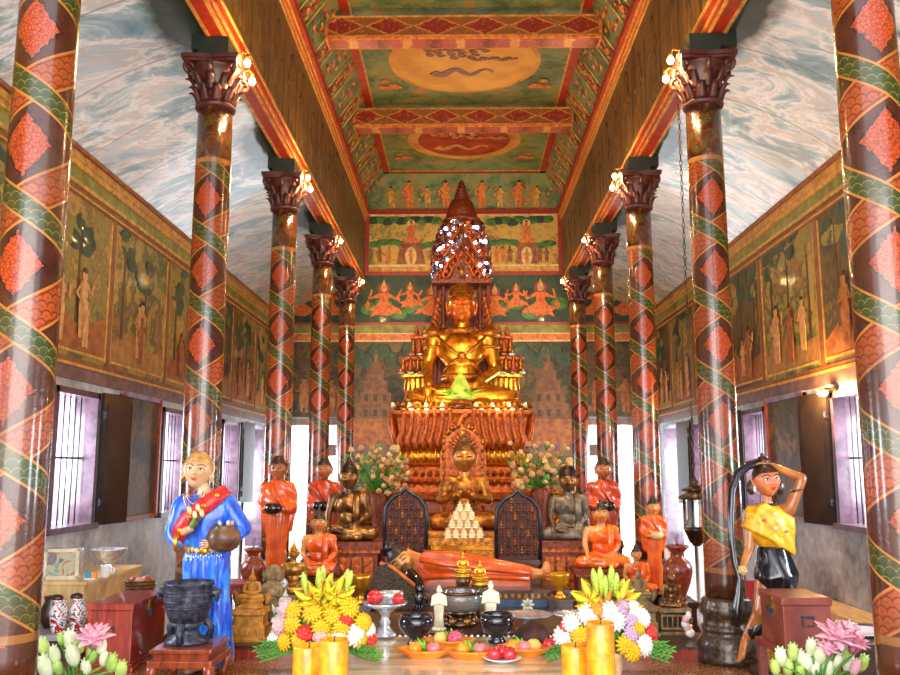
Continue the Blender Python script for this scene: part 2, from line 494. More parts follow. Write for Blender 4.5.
def painted_person(mb, x, y, z, h, m, arms=1, halo=None, seated=False):
    """flat painted figure on a wall facing -y at (x,y), feet at z"""
    k = h
    if halo: mb.prism([(x+.17*k*math.cos(a*PI/8), z+.84*k+.17*k*math.sin(a*PI/8)) for a in range(16)], y-.002, y+.004, halo)
    cnt = [0]
    def P(pts, m=m): cnt[0] += 1; mb.prism([(x+a*k, z+c*k) for a, c in pts], y-.004-.0006*cnt[0], y+.004, m)
    P([(.07*math.cos(a*PI/6), .86+.085*math.sin(a*PI/6)) for a in range(12)])
    P([(-.06, .9), (.06, .9), (.03, .97), (-.03, .97)], M('painted_hair', '1c120a', '34200f', .5)); P([(-.1, .12), (.1, .12), (.12, .42), (-.12, .42)], paintred if (x*7) % 1 < .5 else paintolive)
    if seated:
        P([(-.3, .0), (.3, .0), (.34, .1), (.2, .2), (.13, .3), (.17, .68), (.06, .78), (-.06, .78), (-.17, .68), (-.13, .3), (-.2, .2), (-.34, .1)])
    else:
        P([(-.09, 0), (-.02, 0), (0, .3), (.04, 0), (.11, 0), (.13, .45), (.09, .55), (.13, .74), (.04, .8), (-.04, .8), (-.13, .74), (-.09, .55), (-.13, .45)])
    if arms == 1:
        P([(.11, .74), (.27, .6), (.3, .8), (.26, .8), (.24, .66), (.1, .66)]); P([(-.11, .74), (-.26, .58), (-.1, .5), (-.11, .54), (-.2, .59), (-.1, .68)])
    if arms == 2:
        P([(.1, .74), (.22, .55), (.05, .56), (.05, .6), (.15, .6), (.09, .68)]); P([(-.1, .74), (-.22, .55), (-.05, .56), (-.05, .6), (-.15, .6), (-.09, .68)])
def deva(mb, x, y, z, h, m, s=1):
    """kneeling painted celestial with pointed crown"""
    cnt = [0]
    def P(pts, m=m):
        cnt[0] += 1; q = [(x+s*a*h, z+c*h) for a, c in pts]
        mb.prism(q if s > 0 else q[::-1], y-.004-.0006*cnt[0], y+.004, m)
    P([(.16*math.cos(a*PI/6), .74+.16*math.sin(a*PI/6)) for a in range(12)], paintred)
    P([(.08*math.cos(a*PI/6), .74+.09*math.sin(a*PI/6)) for a in range(12)], paintflesh)
    P([(-.07, .8), (.07, .8), (.03, .9), (0, 1.0), (-.03, .9)], paintgold)
    P([(-.3, .12), (.3, .12), (.2, .3), (-.2, .3)], paintgreen)
    P([(-.14, .62), (.14, .62), (.1, .4), (.2, .3), (.42, .2), (.5, .05), (.3, .1), (.1, 0), (-.2, .04), (-.36, -.02), (-.28, .12), (-.42, .2), (-.2, .28), (-.1, .42)])
    P([(.12, .62), (.32, .5), (.42, .68), (.46, .64), (.36, .42), (.1, .52)])
    P([(-.12, .62), (-.34, .5), (-.3, .7), (-.34, .72), (-.42, .46), (-.1, .5)])
    P([(-.5, .3), (-.42, .45), (-.36, .3), (-.44, .16)])
def painted_temple(mb, x, y, z, w, h, m, dark):
    for i, (k, t) in enumerate(((1, .22), (.78, .38), (.6, .55), (.4, .7), (.24, .82), (.1, .93), (.03, 1))):
        z0 = z+h*(0 if i == 0 else (.22, .38, .55, .7, .82, .93)[i-1])
        mb.bb(x-w/2*k, x+w/2*k, y-.003, y+.004, z0, z+h*t, m)
        mb.prism([(x-w/2*k*1.08, z+h*t-.02), (x+w/2*k*1.08, z+h*t-.02), (x+w/2*k*.9, z+h*t+.02), (x-w/2*k*.9, z+h*t+.02)], y-.005, y+.004, m)
    for i in (-1, 0, 1):
        for zz in (.04, .26):
            mb.bb(x+i*w*.24-w*.05, x+i*w*.24+w*.05, y-.006, y+.004, z+h*zz, z+h*(zz+.1), dark)
# painting above the altar, frieze of celestials, lower scenes
b = MB(); yy = YB-.03
b.bb(NX0+.06, NX1-.06, yy, YB, 5.62, 6.72, murY)
b.bb(NX0, NX1, yy-.012, YB, 5.42, 5.5, paintred); b.bb(NX0, NX1, yy-.012, YB, 5.5, 5.6, paintgold); b.bb(NX0, NX1, yy-.02, YB, 5.6, 5.64, paintcream)
b.bb(NX0, NX1, yy-.012, YB, 6.68, 6.72, paintcream); b.bb(NX0, NX1, yy-.02, YB, 6.72, 6.82, paintred)
for x in (NX0, NX1-.08): b.bb(x, x+.08, yy-.022, YB, 5.45, 6.75, paintred)
for i in range(26):
    x = NX0+.16+i*.145; z = 6.62-rnd.random()*.08
    if abs(x) < .5: continue
    b.ell((x, yy, z), (.14, .006, .09), paintgreen if i % 2 else murGd, 12, 6)
for i in range(20):
    x = NX0+.2+i*.19; b.ell((x, yy, 6.08+.05*math.sin(i)), (.16, .005, .07), paintgreen, 10, 6)
for x, sx in ((-1.05, .3), (1.35, .24)):
    b.prism([(x-sx, 5.66), (x+sx, 5.66), (x+sx*.7, 6.12), (x-sx*.7, 6.12)], yy-.01, YB, paintbr)
    b.prism([(x+.12*math.cos(a*PI/8)-.0, 5.82+.2*math.sin(a*PI/8)) for a in range(16)], yy-.014, YB, paintcream)
    painted_person(b, x, yy-.016, 6.1, .5, paintor, 2, paintcream, True)
    painted_person(b, x, yy-.02, 5.66, .3, paintor, 2, None)
for x in (.72, .86, 1.0, 1.62, 1.76, -.6, -1.5, -1.7): painted_person(b, x, yy-.01, 5.68, .32+.08*rnd.random(), paintbr if rnd.random() < .5 else paintor, 2)
b.build('upper_painting', wb)
b = MB()
b.bb(X0, X1, yy, YB, 4.42, 5.42, murGd)
b.bb(X0, X1, yy-.012, YB, 4.38, 4.43, paintred); b.bb(X0, X1, yy, YB, 4.2, 4.38, paintolive)
b.bb(X0, X1, yy-.01, YB, 4.05, 4.2, paintor); b.bb(X0, X1, yy-.016, YB, 4.03, 4.06, paintcream); b.bb(X0, X1, yy-.016, YB, 4.19, 4.21, paintcream)
for i in range(14):
    x = -1.9+i*.3
    b.ell((x, yy, 4.72+.12*math.sin(i*2.1)), (.2, .006, .13), paintgreen, 12, 6)
for i, (x, s, h) in enumerate(((-1.6, 1, .78), (-1.06, 1, .55), (-.62, -1, .68), (.68, -1, .68), (1.12, 1, .52), (1.62, -1, .8), (-3.3, 1, .7), (-2.7, -1, .7), (2.75, 1, .7), (3.35, -1, .7))):
    deva(b, x, yy-.006-.004*(i % 3), 4.5+(.24 if h < .6 else .06), h*1.0, M('bright_painted_orange', 'b8480c', 'e87c24', .5, 0, 0, 14, .05), s)
b.build('celestial_frieze', wb)
b = MB()
b.bb(DL[1], DR[0], yy, YB, 1.0, 4.03, mur3)
for x in (-1.75, 1.75):
    painted_temple(b, x, yy-.004, 2.45, .8, 1.4, M('faded_temple_paint', '5c3820', '84522c', .5, 0, 0, 9, .1), M('faded_window_paint', '38281c', '4c3624', .5))
    b.bb(x-.62, x+.62, yy-.004, YB, 2.1, 2.45, paintbr)
    b.prism([(x-.75, 1.95), (x+.75, 1.95), (x+.6, 2.14), (x-.6, 2.14)], yy-.006, YB, paintbr)
    b.bb(x-.95, x+.95, yy-.004, YB, 1.72, 1.95, painthaze)
    for i in range(9): b.ell((x-.7+i*.17, yy, 3.75+.12*math.sin(i*1.7)), (.16, .006, .16), murGd, 10, 6)
for (a, c) in ((X0, DL[1]), (DR[0], X1)): b.bb(a, c, yy, YB, 2.5, 4.03, mur3)
for x in (-3.5, -3.2, -2.9, -2.65, 2.7, 3.0, 3.3, 3.6): painted_person(b, x, yy-.005, 2.6, .6+.2*rnd.random(), paintbr, 2)
for (a, c) in ((X0, DL[0]), (DR[1], X1)): b.bb(a, c, yy, YB, 1.0, 2.5, mur3)
for (a, c) in (DL, DR):
    b.bb(a-.06, c+.06, yy-.03, YB, DZ, DZ+.12, M('door_lintel', '6a4a40', '8e6e60', .4))
b.build('lower_painting', wb)

# side wall paintings
def side_panels(wall, x, s, mats, seed):
    r = random.Random(seed)
    # local frame: painting runs along y, faces inward (-s)
    Q = Matrix.Translation((x, 0, 0)) @ Matrix.Rotation(PI/2*(-1 if s > 0 else 1)*1, 4, 'Z')
    # local +x -> along +/-y ; local -y -> inward
    def loc(y): return -y if s > 0 else y
    ys = [YF, 4.15, 5.75, 7.35, 9.15, 10.95, 12.6, 14.2, 15.8, YB]
    out = []
    for i in range(len(ys)-1):
        mb = MB(); mb.M = Q
        a, c = sorted((loc(ys[i]), loc(ys[i+1])))
        mb.bb(a, c, -.02, 0, 2.55, 4.16, mats[i % len(mats)])
        for e in (a, c-.05): mb.bb(e, e+.05, -.034, 0, 2.55, 4.16, M('dull_brown_border', '6a3818', '8a5424', .5, 0, 0, 9, .05))
        mb.bb(a+.05, a+.075, -.03, 0, 2.58, 4.14, paintgold); mb.bb(c-.075, c-.05, -.03, 0, 2.58, 4.14, paintgold)
        mb.bb(a+.07, c-.07, -.03, 0, 2.6, 2.63, paintgold)
        w = c-a
        # ground, trees and figures of the scene
        mb.prism([(a+.08, 2.64), (c-.08, 2.64), (c-.08, 2.9+.2*r.random()), (a+w*.6, 2.85), (a+w*.35, 3.05), (a+.08, 2.8)], -.024, -.01, paintbr if i % 2 else M('painted_path', '8a5a28', 'ae7a3a', .5))
        for k in range(r.randint(2, 3)):
            tx = a+w*(.18+.3*k+.1*r.random()); th = .7+.4*r.random()
            mb.prism([(tx-.03, 2.9), (tx+.04, 2.9), (tx+.02, 2.9+th), (tx-.01, 2.9+th)], -.026, -.01, M('painted_trunk', '3a2410', '5a3a1c', .5))
            for q in range(9):
                mb.ell((tx+.3*(r.random()-.5)*1.5, -.022, 2.9+th+.35*(r.random()-.3)), (.17, .004, .1), murGd if r.random() < .6 else mur1, 9, 5)
        for k in range(r.randint(3, 5)):
            painted_person(mb, a+w*(.25+.55*r.random()), -.028-.0055*k, 2.68+.1*r.random(), .5+.25*r.random(), paintflesh if r.random() < .6 else paintbr, r.choice((1, 2)))
        mb.build('painting', wall)
    mb = MB(); mb.M = Q
    a, c = sorted((loc(YF), loc(YB)))
    mb.bb(a, c, -.03, 0, 4.16, 4.3, M('dull_brown_border')); mb.bb(a, c, -.045, 0, 4.18, 4.2, paintgold); mb.bb(a, c, -.04, 0, 4.3, 4.42, paintolive)
    mb.bb(a, c, -.07, 0, 4.42, 4.5, paintgold); mb.bb(a, c, -.05, 0, 4.26, 4.3, paintgold)
    mb.build('cornice', wall)
    mb = MB(); mb.M = Q
    mb.bb(a, c, -.03, 0, 2.5, 2.55, M('dull_brown_border')); mb.bb(a, c, -.022, 0, 2.34, 2.5, painthaze); mb.bb(a, c, -.04, 0, 2.47, 2.5, paintgold)
    mb.build('painted_band', wall)
side_panels(wl, X0, -1, (mur1, mur3, mur2, mur1, mur2), 3)
side_panels(wr, X1, 1, (mur3, mur2, mur1, mur3, mur2), 5)
# lower wall paintings between the windows
for wall, x, s, sp in ((wl, X0, -1, [(9.62, 10.85), (12.6, 13.5), (6.7, 7.6)]), (wr, X1, 1, [(9.72, 10.95), (12.5, 13.5), (6.6, 7.5)])):
    for (a, c) in sp:
        mb = MB(); i = -s
        mb.bb(x, x+i*.03, a, c, .92, 2.3, mur3)
        for e in (a, c-.05): mb.bb(x, x+i*.06, e, e+.05, .88, 2.32, woodred)
        mb.bb(x, x+i*.05, a, c, .88, .93, paintbr); mb.bb(x, x+i*.05, a, c, 2.28, 2.34, M('violet_trim', '6e5470', 'a090ac', .5))
        for k in range(3):
            mb.prism([(0, 0), (.02, 0), (.01, .6)], 0, .01, paintbr)
        mb.build('lower_painting', wall)
# aisle ceilings, nave walls, coved ceiling
def prof_y(mb, pts, y0, y1, m, smooth=False):
    """profile in x,z extruded along y"""
    mb.prism(pts, y0, y1, m, smooth)
for nm, xs, xw, s in (('ceiling_left', -2.13, X0, -1), ('ceiling_right', 2.2, X1, 1)):
    b = MB(); K = 8; top = []
    for i in range(K+1):
        t = i/K; x = xs+(xw+s*.05-xs)*t
        top.append((x, 5.17-(5.17-WT)*t+.1*math.sin(PI*t)))
    pts = top+[(x, z+.08) for x, z in reversed(top)]
    if s < 0: pts = pts[::-1]
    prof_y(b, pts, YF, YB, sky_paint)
    o = b.build(nm, recalc=True); o['kind'] = 'structure'
# edge moulding where the aisle ceiling meets the wall
for nm, x, s in (('trim_1', X0, 1), ('trim_2', X1, -1)):
    b = MB(); b.bb(x, x+s*.09, YF, YB, WT-.02, WT+.05, paintgold); b.bb(x, x+s*.13, YF, YB, WT+.05, WT+.09, paintbr); struct(nm, b)
# nave walls (beams over the columns with painted upper wall)
for nm, xi, xo, s in (('wall_nave_left', NX0, -2.16, 1), ('wall_nave_right', NX1, 2.24, -1)):
    b = MB()
    b.bb(xi, xo, YF, YB, 5.15, 6.85, murBr)
    o = struct(nm, b)
    b = MB(); t = xi+s*.02
    b.bb(xi, t, YF, YB, 5.15, 5.18, paintgold); b.bb(xi, xi+s*.03, YF, YB, 5.18, 5.25, paintred); b.bb(xi, xi+s*.045, YF, YB, 5.25, 5.28, paintgold); b.bb(xi, t, YF, YB, 5.28, 5.33, paintor)
    b.bb(xi+s*.01, xo-s*.0, YF, YB, 5.12, 5.15, paintred); b.bb(xo+s*.02, xo-s*.01, YF, YB, 5.11, 5.16, paintgold); b.bb(xi, xi-s*.03, YF, YB, 5.11, 5.15, paintgold)
    b.bb(xi, t, YF, YB, 6.56, 6.62, paintgold); b.bb(xi, xi+s*.04, YF, YB, 6.62, 6.7, paintor)
    b.build('painted_moulding', o)
    b = MB()
    r = random.Random(11)
    Q = Matrix.Translation((xi+s*.002, 0, 0)) @ Matrix.Rotation(PI/2*(-1 if s < 0 else 1), 4, 'Z'); b.M = Q
    for k in range(14):
        y = 7.3+k*.74; yl = y if s > 0 else -y
        painted_person(b, yl, -.004, 5.35+.1*r.random(), .8+.3*r.random(), M('painted_dark_figure', '4a3014', '74501f', .5), 2, None)
        b.prism([(yl+.3, 5.3), (yl+.36, 5.3), (yl+.34, 6.3), (yl+.32, 6.3)], -.004, .002, M('painted_trunk', '3a2410', '5a3a1c', .5))
    b.build('painted_figures', o)
# coved ceiling
CH = 7.4; CX0, CX1 = -1.58, 1.7; CYB = 16.75; WZ = 6.82
b = MB()
b.bb(CX0, CX1, YF, CYB, CH, CH+.1, murG)
for (xa, xb) in ((NX0-.02, CX0), (NX1+.02, CX1)):
    pts = [(xa, WZ), (xb, CH), (xb, CH+.1), (xa, WZ+.1)]
    b.prism(pts, YF, CYB, murG)
vs = [(NX0, YB, WZ), (NX1, YB, WZ), (CX1, CYB, CH), (CX0, CYB, CH), (NX0, YB, WZ+.1), (NX1, YB, WZ+.1), (CX1, CYB, CH+.1), (CX0, CYB, CH+.1)]
b.add(vs, [(0, 1, 2, 3), (7, 6, 5, 4), (0, 4, 5, 1)], murG, False)
for x, xc in ((NX0, CX0), (NX1, CX1)):
    b.add([(x, YB, WZ), (xc, CYB, CH), (x, CYB, WZ), (x, YB, WZ+.1), (xc, CYB, CH+.1), (x, CYB, WZ+.1)], [(0, 1, 2), (5, 4, 3)], murG, False)
ceil = b.build('ceiling', recalc=False); ceil['kind'] = 'structure'
# painted borders, panels and medallions of the ceiling
b = MB(); z = CH
for x0, x1 in ((CX0, CX0+.12), (CX1-.12, CX1)):
    b.bb(x0, x1, YF, CYB, z-.012, z, paintred)
b.bb(CX0, CX1, CYB-.12, CYB, z-.012, z, paintred); b.bb(CX0+.12, CX0+.145, YF, CYB, z-.014, z, paintgold); b.bb(CX1-.145, CX1-.12, YF, CYB, z-.014, z, paintgold)
b.bb(CX0, CX1, CYB-.15, CYB-.12, z-.014, z, paintgold)
for xa, m, w in ((NX0, paintred, .1), (NX1, paintred, -.1)):
    b.bb(xa, xa+w, YF, YB, WZ-.1, WZ, m); b.bb(xa, xa+w*.6, YF, YB, WZ-.13, WZ-.1, paintgold)
b.build('painted_border', ceil)
# cove ornaments: slanted garlands of red and gold figures
b = MB()
def on_cove(side, y, t, off=.006):
    xa, xb = ((NX0, CX0) if side < 0 else (NX1, CX1))
    x = xa+(xb-xa)*t; zz = WZ+(CH-WZ)*t
    n = Vector((-side*(CH-WZ), 0, -abs(xb-xa))).normalized()
    return Vector((x, y, zz))+n*off
for side in (-1, 1):
    for k in range(9):              # slanting garland bands between the green fields
        y = 7.6+k*1.08
        for dy, m_ in ((-.2, paintgold), (.2, paintgold)):
            b.tube([on_cove(side, y+dy, t) for t in (0, 1)], .012, m_, 6)
        for q in range(11):
            t = .05+.09*q
            rot = Matrix.Rotation(side*(math.atan2(CH-WZ, .4)-PI/2), 3, 'Y')
            b.ell(on_cove(side, y+.07*math.sin(q*2.2), t), (.006, .06, .045), paintor if q % 2 else paintred, 9, 5, rot)
            b.ell(on_cove(side, y-.09*math.sin(q*2.2), t), (.005, .04, .025), paintgold, 8, 4, rot)
        for q in range(5):          # flying figures in the fields
            t = .15+.17*q; yy2 = y+.54+.1*math.sin(q*3+k)
            for e in range(4): b.ell(on_cove(side, yy2+.07*(e-1.5), t+.02*math.sin(e*2+q)), (.005, .055, .022+.012*(e % 2)), (paintor, paintred, paintflesh)[(q+e) % 3], 8, 4, rot)
b.build('cove_garlands', ceil)
b = MB()
for i in range(9):
    x = -1.45+i*.375; t = .08
    y = YB-(YB-CYB)*t-.012; zz = WZ+(CH-WZ)*t-.012
    b.M = Matrix.Translation((x, y, zz)) @ Matrix.Rotation(math.atan2(YB-CYB, CH-WZ), 4, 'X')
    painted_person(b, 0, 0, 0, .66 if i % 2 else .52, paintor if i % 2 else paintgold, 1)
    for q in range(4): b.ell((.17+.04*q, 0, .08+.12*q), (.035, .004, .035), paintor, 8, 5)
b.M = Matrix(); b.build('cove_figures', ceil)
def medal(y, ry, rx, rings, dragon, seedm):
    b = MB()
    for i, (k, m) in enumerate(rings):
        zz = z-.004-i*.002
        pts = [(.05+rx*k*math.cos(a*PI/32), y+ry*k*math.sin(a*PI/32), zz) for a in range(64)]
        b.add(pts+[(p[0], p[1], zz+.006) for p in pts], [tuple(range(63, -1, -1))]+[(j, (j+1) % 64, 64+(j+1) % 64, 64+j) for j in range(64)], m, False)
    r = random.Random(seedm); zz = z-.016
    # cloud scrolls and a winding figure painted in the disc
    for q in range(26):
        a = q*2.4; rr = .05*math.sqrt(q)
        b.tube([(.05+(-.12+rr*1.7*math.cos(a)+.045*math.cos(e*PI/4)*(1-.06*e))*rx, y+(-.42+rr*1.1*math.sin(a)+.05*math.sin(e*PI/4)*(1-.06*e))*ry, zz) for e in range(8)], .026, dragon, 5, flat=.2)
    pts = [(.05+(-.42+.035*q)*rx, y+(.28+.09*math.sin(q*.55))*ry, zz) for q in range(24)]
    b.tube(pts, [.075*(1-q/28)+.008 for q in range(24)], dragon, 8, flat=.15)
    for q in range(12): b.tube([(.05+(.1+.05*q)*rx, y+(-.1+.03*math.sin(q))*ry, zz), (.05+(.14+.05*q)*rx, y+(-.16+.04*math.sin(q*2))*ry, zz)], .03, dragon, 5, flat=.2)
    for sx in (-1, 1):
        for q in range(5): b.ell((.05+sx*(1.05+.06*q), y+ry*.78-.07*q*(q % 2), zz), (.08, .06, .004), paintor, 8, 4)
    return b.build('painted_medallion', ceil)
cream = M('ochre_disc', 'b87830', 'dca050', .5, 0, 0, 3, .05)
vio = M('faded_violet_paint', '7c5a50', '9a7464', .5, 0, 0, 12, .05)
medal(11.95, 1.02, 1.12, ((1, cream), (.94, M('gold_disc', 'c88c38', 'e0a84c', .5, 0, 0, 2, .05))), vio, 1)
medal(15.0, 1.1, 1.2, ((1, paintolive), (.86, cream), (.7, M('red_disc', '8c2414', 'b84420', .5, 0, 0, 4, .05))), cream, 2)
medal(8.9, 1.0, 1.12, ((1, cream), (.9, paintor)), paintred, 3)
b = MB()
for yb in (10.4, 13.3, 7.5, 16.0):
    pass
# tie beams across the nave
dmat = diamond_mat('beam_lozenges', '8a2010', '8a4c20', 'cc9440', .62, .34, 7.14)
for i, yb in enumerate((7.5, 10.4, 13.3)):
    b = MB(); w0, w1 = -1.72, 1.78
    b.bb(w0, w1, yb, yb+.22, 6.97, 7.29, dmat)
    b.bb(w0-.03, w1+.03, yb-.03, yb+.25, 6.95, 6.985, paintor); b.bb(w0, w1, yb-.012, yb+.01, 6.99, 7.01, paintgold); b.bb(w0, w1, yb-.012, yb+.01, 7.26, 7.28, paintgold)
    for x in (w0, w1): b.bb(x-.05, x+.05, yb+.04, yb+.26, 7.05, CH, paintor)
    o = b.build('tie_beam'); tag(o, kind='structure')
    b = MB(); b.bb(w0, w1, yb, yb+.22, 6.944, 6.95, diamond_mat('beam_soffit%d' % i, 'a8503c', 'd08840', 'd89c54', .7, 3, 6.9)); b.build('soffit_board', o)

# ------------------------------------------------------------------ windows
frame_m = M('window_frame_wood', '3a2430', '644656', .35, 0, .3, 8, .1)
shut_m = M('violet_shutter', '8c6c86', 'c4aabc', .4, 0, .2, 6, .1, stretch=(8, 8, .6))
dshut = M('dark_shutter', '1c1410', '32241a', .4, 0, .3, 5, .1)
bar_m = M('window_bar', '2a2430', '4a4250', .4, .3)
wn = 0
for x, s, ops, side in ((X0, -1, OPL, 'left'), (X1, 1, OPR, 'right')):
    for (a, c, z0, z1) in ops:
        wn += 1
        b = MB()
        if z0 < .5:
            for e in (a, c): b.bb(x-s*.03, x+s*.28, e-.03, e+.03, 0, z1, frame_m)
            b.bb(x-s*.03, x+s*.28, a, c, z1-.04, z1+.04, frame_m)
            o = b.build('door_%d' % (1 if side == 'left' else 2)); o['kind'] = 'structure'
            continue
        for e in (a+.03, c-.03): b.bb(x-s*.05, x+s*.2, e-.03, e+.03, z0, z1, frame_m)
        b.bb(x-s*.05, x+s*.2, a, c, z1-.06, z1, frame_m); b.bb(x-s*.09, x+s*.2, a-.04, c+.04, z0-.04, z0+.02, frame_m)
        o = b.build('window_%d' % wn); o['kind'] = 'structure'
        b = MB()
        for k in range(7): b.tube([(x+s*.1, a+.12+k*(c-a-.24)/6, z0), (x+s*.1, a+.12+k*(c-a-.24)/6, z1-.05)], .008, bar_m, 6)
        b.bb(x+s*.09, x+s*.11, a+.05, c-.05, (z0+z1)/2-.01, (z0+z1)/2+.01, bar_m); b.build('window_bars', o)
        # outer leaf ajar, inner leaf folded on the wall
        b = MB()
        for k in range(6):
            b.box((0, .06+.075*k, 0), (.022, .068, z1-z0-.08), shut_m)
        b.box((.0, .25, .0), (.03, .46, .03), shut_m)
        b.build('outer_shutter', o, loc=(x+s*.27, a+.03, (z0+z1)/2), rz=-s*R(100))
        b = MB()
        for k in range(6):
            b.box((0, -.06-.075*k, 0), (.022, .068, z1-z0-.08), shut_m)
        b.box((.0, -.25, .0), (.03, .46, .03), shut_m)
        b.build('outer_shutter', o, loc=(x+s*.27, c-.03, (z0+z1)/2), rz=s*R(72))
        b = MB(); L = .58
        b.box((0, L/2, 0), (.035, L, z1-z0+.02), dshut); b.box((-s*.02, L/2, .0), (.02, L-.14, z1-z0-.2), dshut)
        for zz in (-.45, .45): b.box((-s*.02, .02, zz), (.03, .05, .07), iron)
        b.build('inner_shutter', o, loc=(x-s*.07, c+.01, (z0+z1)/2+.0), rz=s*R(8))
# ------------------------------------------------------------------ columns
CY = [4.2, 6.98, 9.9, 12.65, 15.5]
def fluted(a, z, r): return 1
def capital_bm():
    b = MB(); m = maroon
    b.lathe([(.142, 0), (.165, .01), (.172, .03), (.165, .045), (.145, .055), (.15, .1), (.155, .2), (.175, .28), (.215, .35), (.23, .37)], m, seg=32)
    for ring, (n, z0, r0, h, out) in enumerate(((10, .05, .155, .15, .07), (10, .14, .165, .16, .085))):
        for k in range(n):
            a = 2*PI*(k+.5*ring)/n
            d = Vector((math.cos(a), math.sin(a), 0)); sd = Vector((-d.y, d.x, 0))
            vs = []; fs = []
            for i in range(7):
                t = i/6; w = .05*(1-.35*t)*(1 if t < .9 else .6)
                rr = r0+out*(t**2.2); z = z0+h*t-(.03 if i == 6 else 0)
                p = d*rr
                for sgn, o2 in ((-1, 0), (0, .018), (1, 0), (0, -.01)): vs.append(Vector((0, 0, z))+p+sd*w*sgn+d*o2)
            for i in range(6):
                for q in range(4):
                    A = i*4+q; B = i*4+(q+1) % 4; fs.append((A, B, B+4, A+4))
            fs += [(0, 3, 2, 1), (24, 25, 26, 27)]
            b.add(vs, fs, m)
    for k in range(8):
        a = PI/4*k+PI/4*0; big = k % 2
        d = Vector((math.cos(a), math.sin(a), 0)); R0 = .31 if big else .245
        pts = []
        for i in range(16):
            t = i/15; an = t*2.6*PI; rr = .055*(1-.8*t)
            pts.append(d*(R0-.055+rr*math.cos(an-PI/2)*1)+Vector((0, 0, .315+rr*math.sin(an-PI/2)+.02)))
        b.tube(pts, [.02*(1-.5*i/15) for i in range(16)], m, 8)
        b.tube([d*.16+Vector((0, 0, .2)), d*(R0-.09)+Vector((0, 0, .27)), d*(R0-.05)+Vector((0, 0, .28))], [.014, .018, .02], m, 8)
    # abacus, concave sided
    pts = []
    for k in range(4):
        a0 = PI/4+PI/2*k
        for i in range(8):
            t = i/8; a = a0+PI/2*t
            rr = .34-.115*math.sin(PI*t)
            pts.append((rr*math.cos(a), rr*math.sin(a)))
    n = len(pts)
    for z0, z1, k in ((.37, .395, .93), (.395, .43, 1.0)):
        vs = [(p[0]*k, p[1]*k, z0) for p in pts]+[(p[0]*k, p[1]*k, z1) for p in pts]
        b.add(vs, [tuple(range(n-1, -1, -1)), tuple(range(n, 2*n))]+[(i, (i+1) % n, n+(i+1) % n, n+i) for i in range(n)], m, False)
    return b
base_m = M('carved_dark_base', '241a16', '5a4430', .3, .2, .4, 30, .7)
def column_base():
    b = MB()
    b.lathe([(.235, 0), (.24, .04), (.23, .06), (.235, .1), (.22, .17), (.2, .2), (.185, .22), (.195, .235), (.2, .26), (.178, .275), (.178, .33), (.19, .345), (.2, .365), (.2, .42), (.185, .44), (.19, .455), (.17, .475), (.15, .48)], base_m, seg=48,
            fn=lambda a, z, r: 1+(.012*math.cos(24*a) if (.06 < z < .2 or .34 < z < .44) else 0))
    return b
impost_m = M('dark_green_impost', '10170e', '1e2817', .6, 0, 0, 4, .1)
proto = None
lab = {0: 'nearest painted column at the {} edge, cut off by the frame', 1: 'second painted column on the {}, beside the {}', 2: 'third painted column on the {}, behind a standing statue in orange robe', 3: 'fourth painted column on the {}, slimmer in the distance', 4: 'farthest painted column on the {}, next to the altar'}
CX = {0: (-2.17, -2.11, -2.11, -2.1, -2.1), 1: (2.09, 2.06, 2.1, 2.12, 2.12)}
for si, sn in enumerate(('left', 'right')):
    for i, y in enumerate(CY):
        x = CX[si][i]
        L = lab[i].format(sn, 'woman statue in blue' if si == 0 else 'dancer statue with yellow sash')
        if proto is None:
            proto = thing('painted_column', L, 'column', (x, y, 0), 0, 'lacquered columns of the nave')
            b = MB(); b.lathe([(.156, .47), (.156, .6), (.152, 2.0), (.147, 4.0), (.144, 4.5)], E_COL, seg=48); b.build('shaft', proto)
            column_base().build('base', proto)
            capital_bm().build('capital', proto, loc=(0, 0, 4.49))
            b = MB(); b.box((0, 0, 5.015), (.26, .3, .19), impost_m); b.build('impost', proto)
        else:
            q = dup(proto, (x, y, 0), 0, L)
# dark green brackets between the capitals and the aisle ceiling
for si, x in enumerate((-2.1, 2.13)):
    s = -1 if si == 0 else 1
    b = MB()
    for y in CY:
        b.bb(x+s*.06, x+s*.2, y-.14, y+.14, 5.0, 5.2, impost_m)
    o = b.build('trim_%d' % (3+si)); o['kind'] = 'structure'
# bulbs on the capitals
bulb_e = emit('warm_bulb', 'ffd890', 60)
brass = M('brass_socket', '7a5a20', 'b08a3c', .3, .8)
bp = None
BULBS = []
for si, (x, s, sn) in enumerate(((-2.1, 1, 'left'), (2.13, -1, 'right'))):
    for i, y in enumerate(CY[1:]):
        for q, (dy, dz) in enumerate(((-.12, 4.88), (.06, 4.8)) if i < 2 else ((-.14, 4.84),)):
            pos = (CX[si][i+1]+s*.29, y+dy, dz+.0)
            L = '%s warm bulb on the capital of the %s column on the %s' % (('upper' if q == 0 else 'lower') if i < 2 else 'single', ('second', 'third', 'fourth', 'farthest')[i], sn)
            if bp is None:
                bp = thing('light_bulb', L, 'light bulb', pos, 0 if s > 0 else PI, 'bulbs on the column capitals')
                c = MB(); c.ell((0, 0, 0), (.028, .028, .034), bulb_e, 14, 10); c.build('bulb', bp)
                c = MB(); c.lathe([(.012, .03), (.018, .035), (.018, .075), (.01, .08)], brass, seg=14); c.tube([(0, 0, .07), (-.03, 0, .1), (-.1, 0, .08)], .007, brass, 8); c.build('socket', bp)
            else: dup(bp, pos, 0 if s > 0 else PI, L)
            BULBS.append(pos)
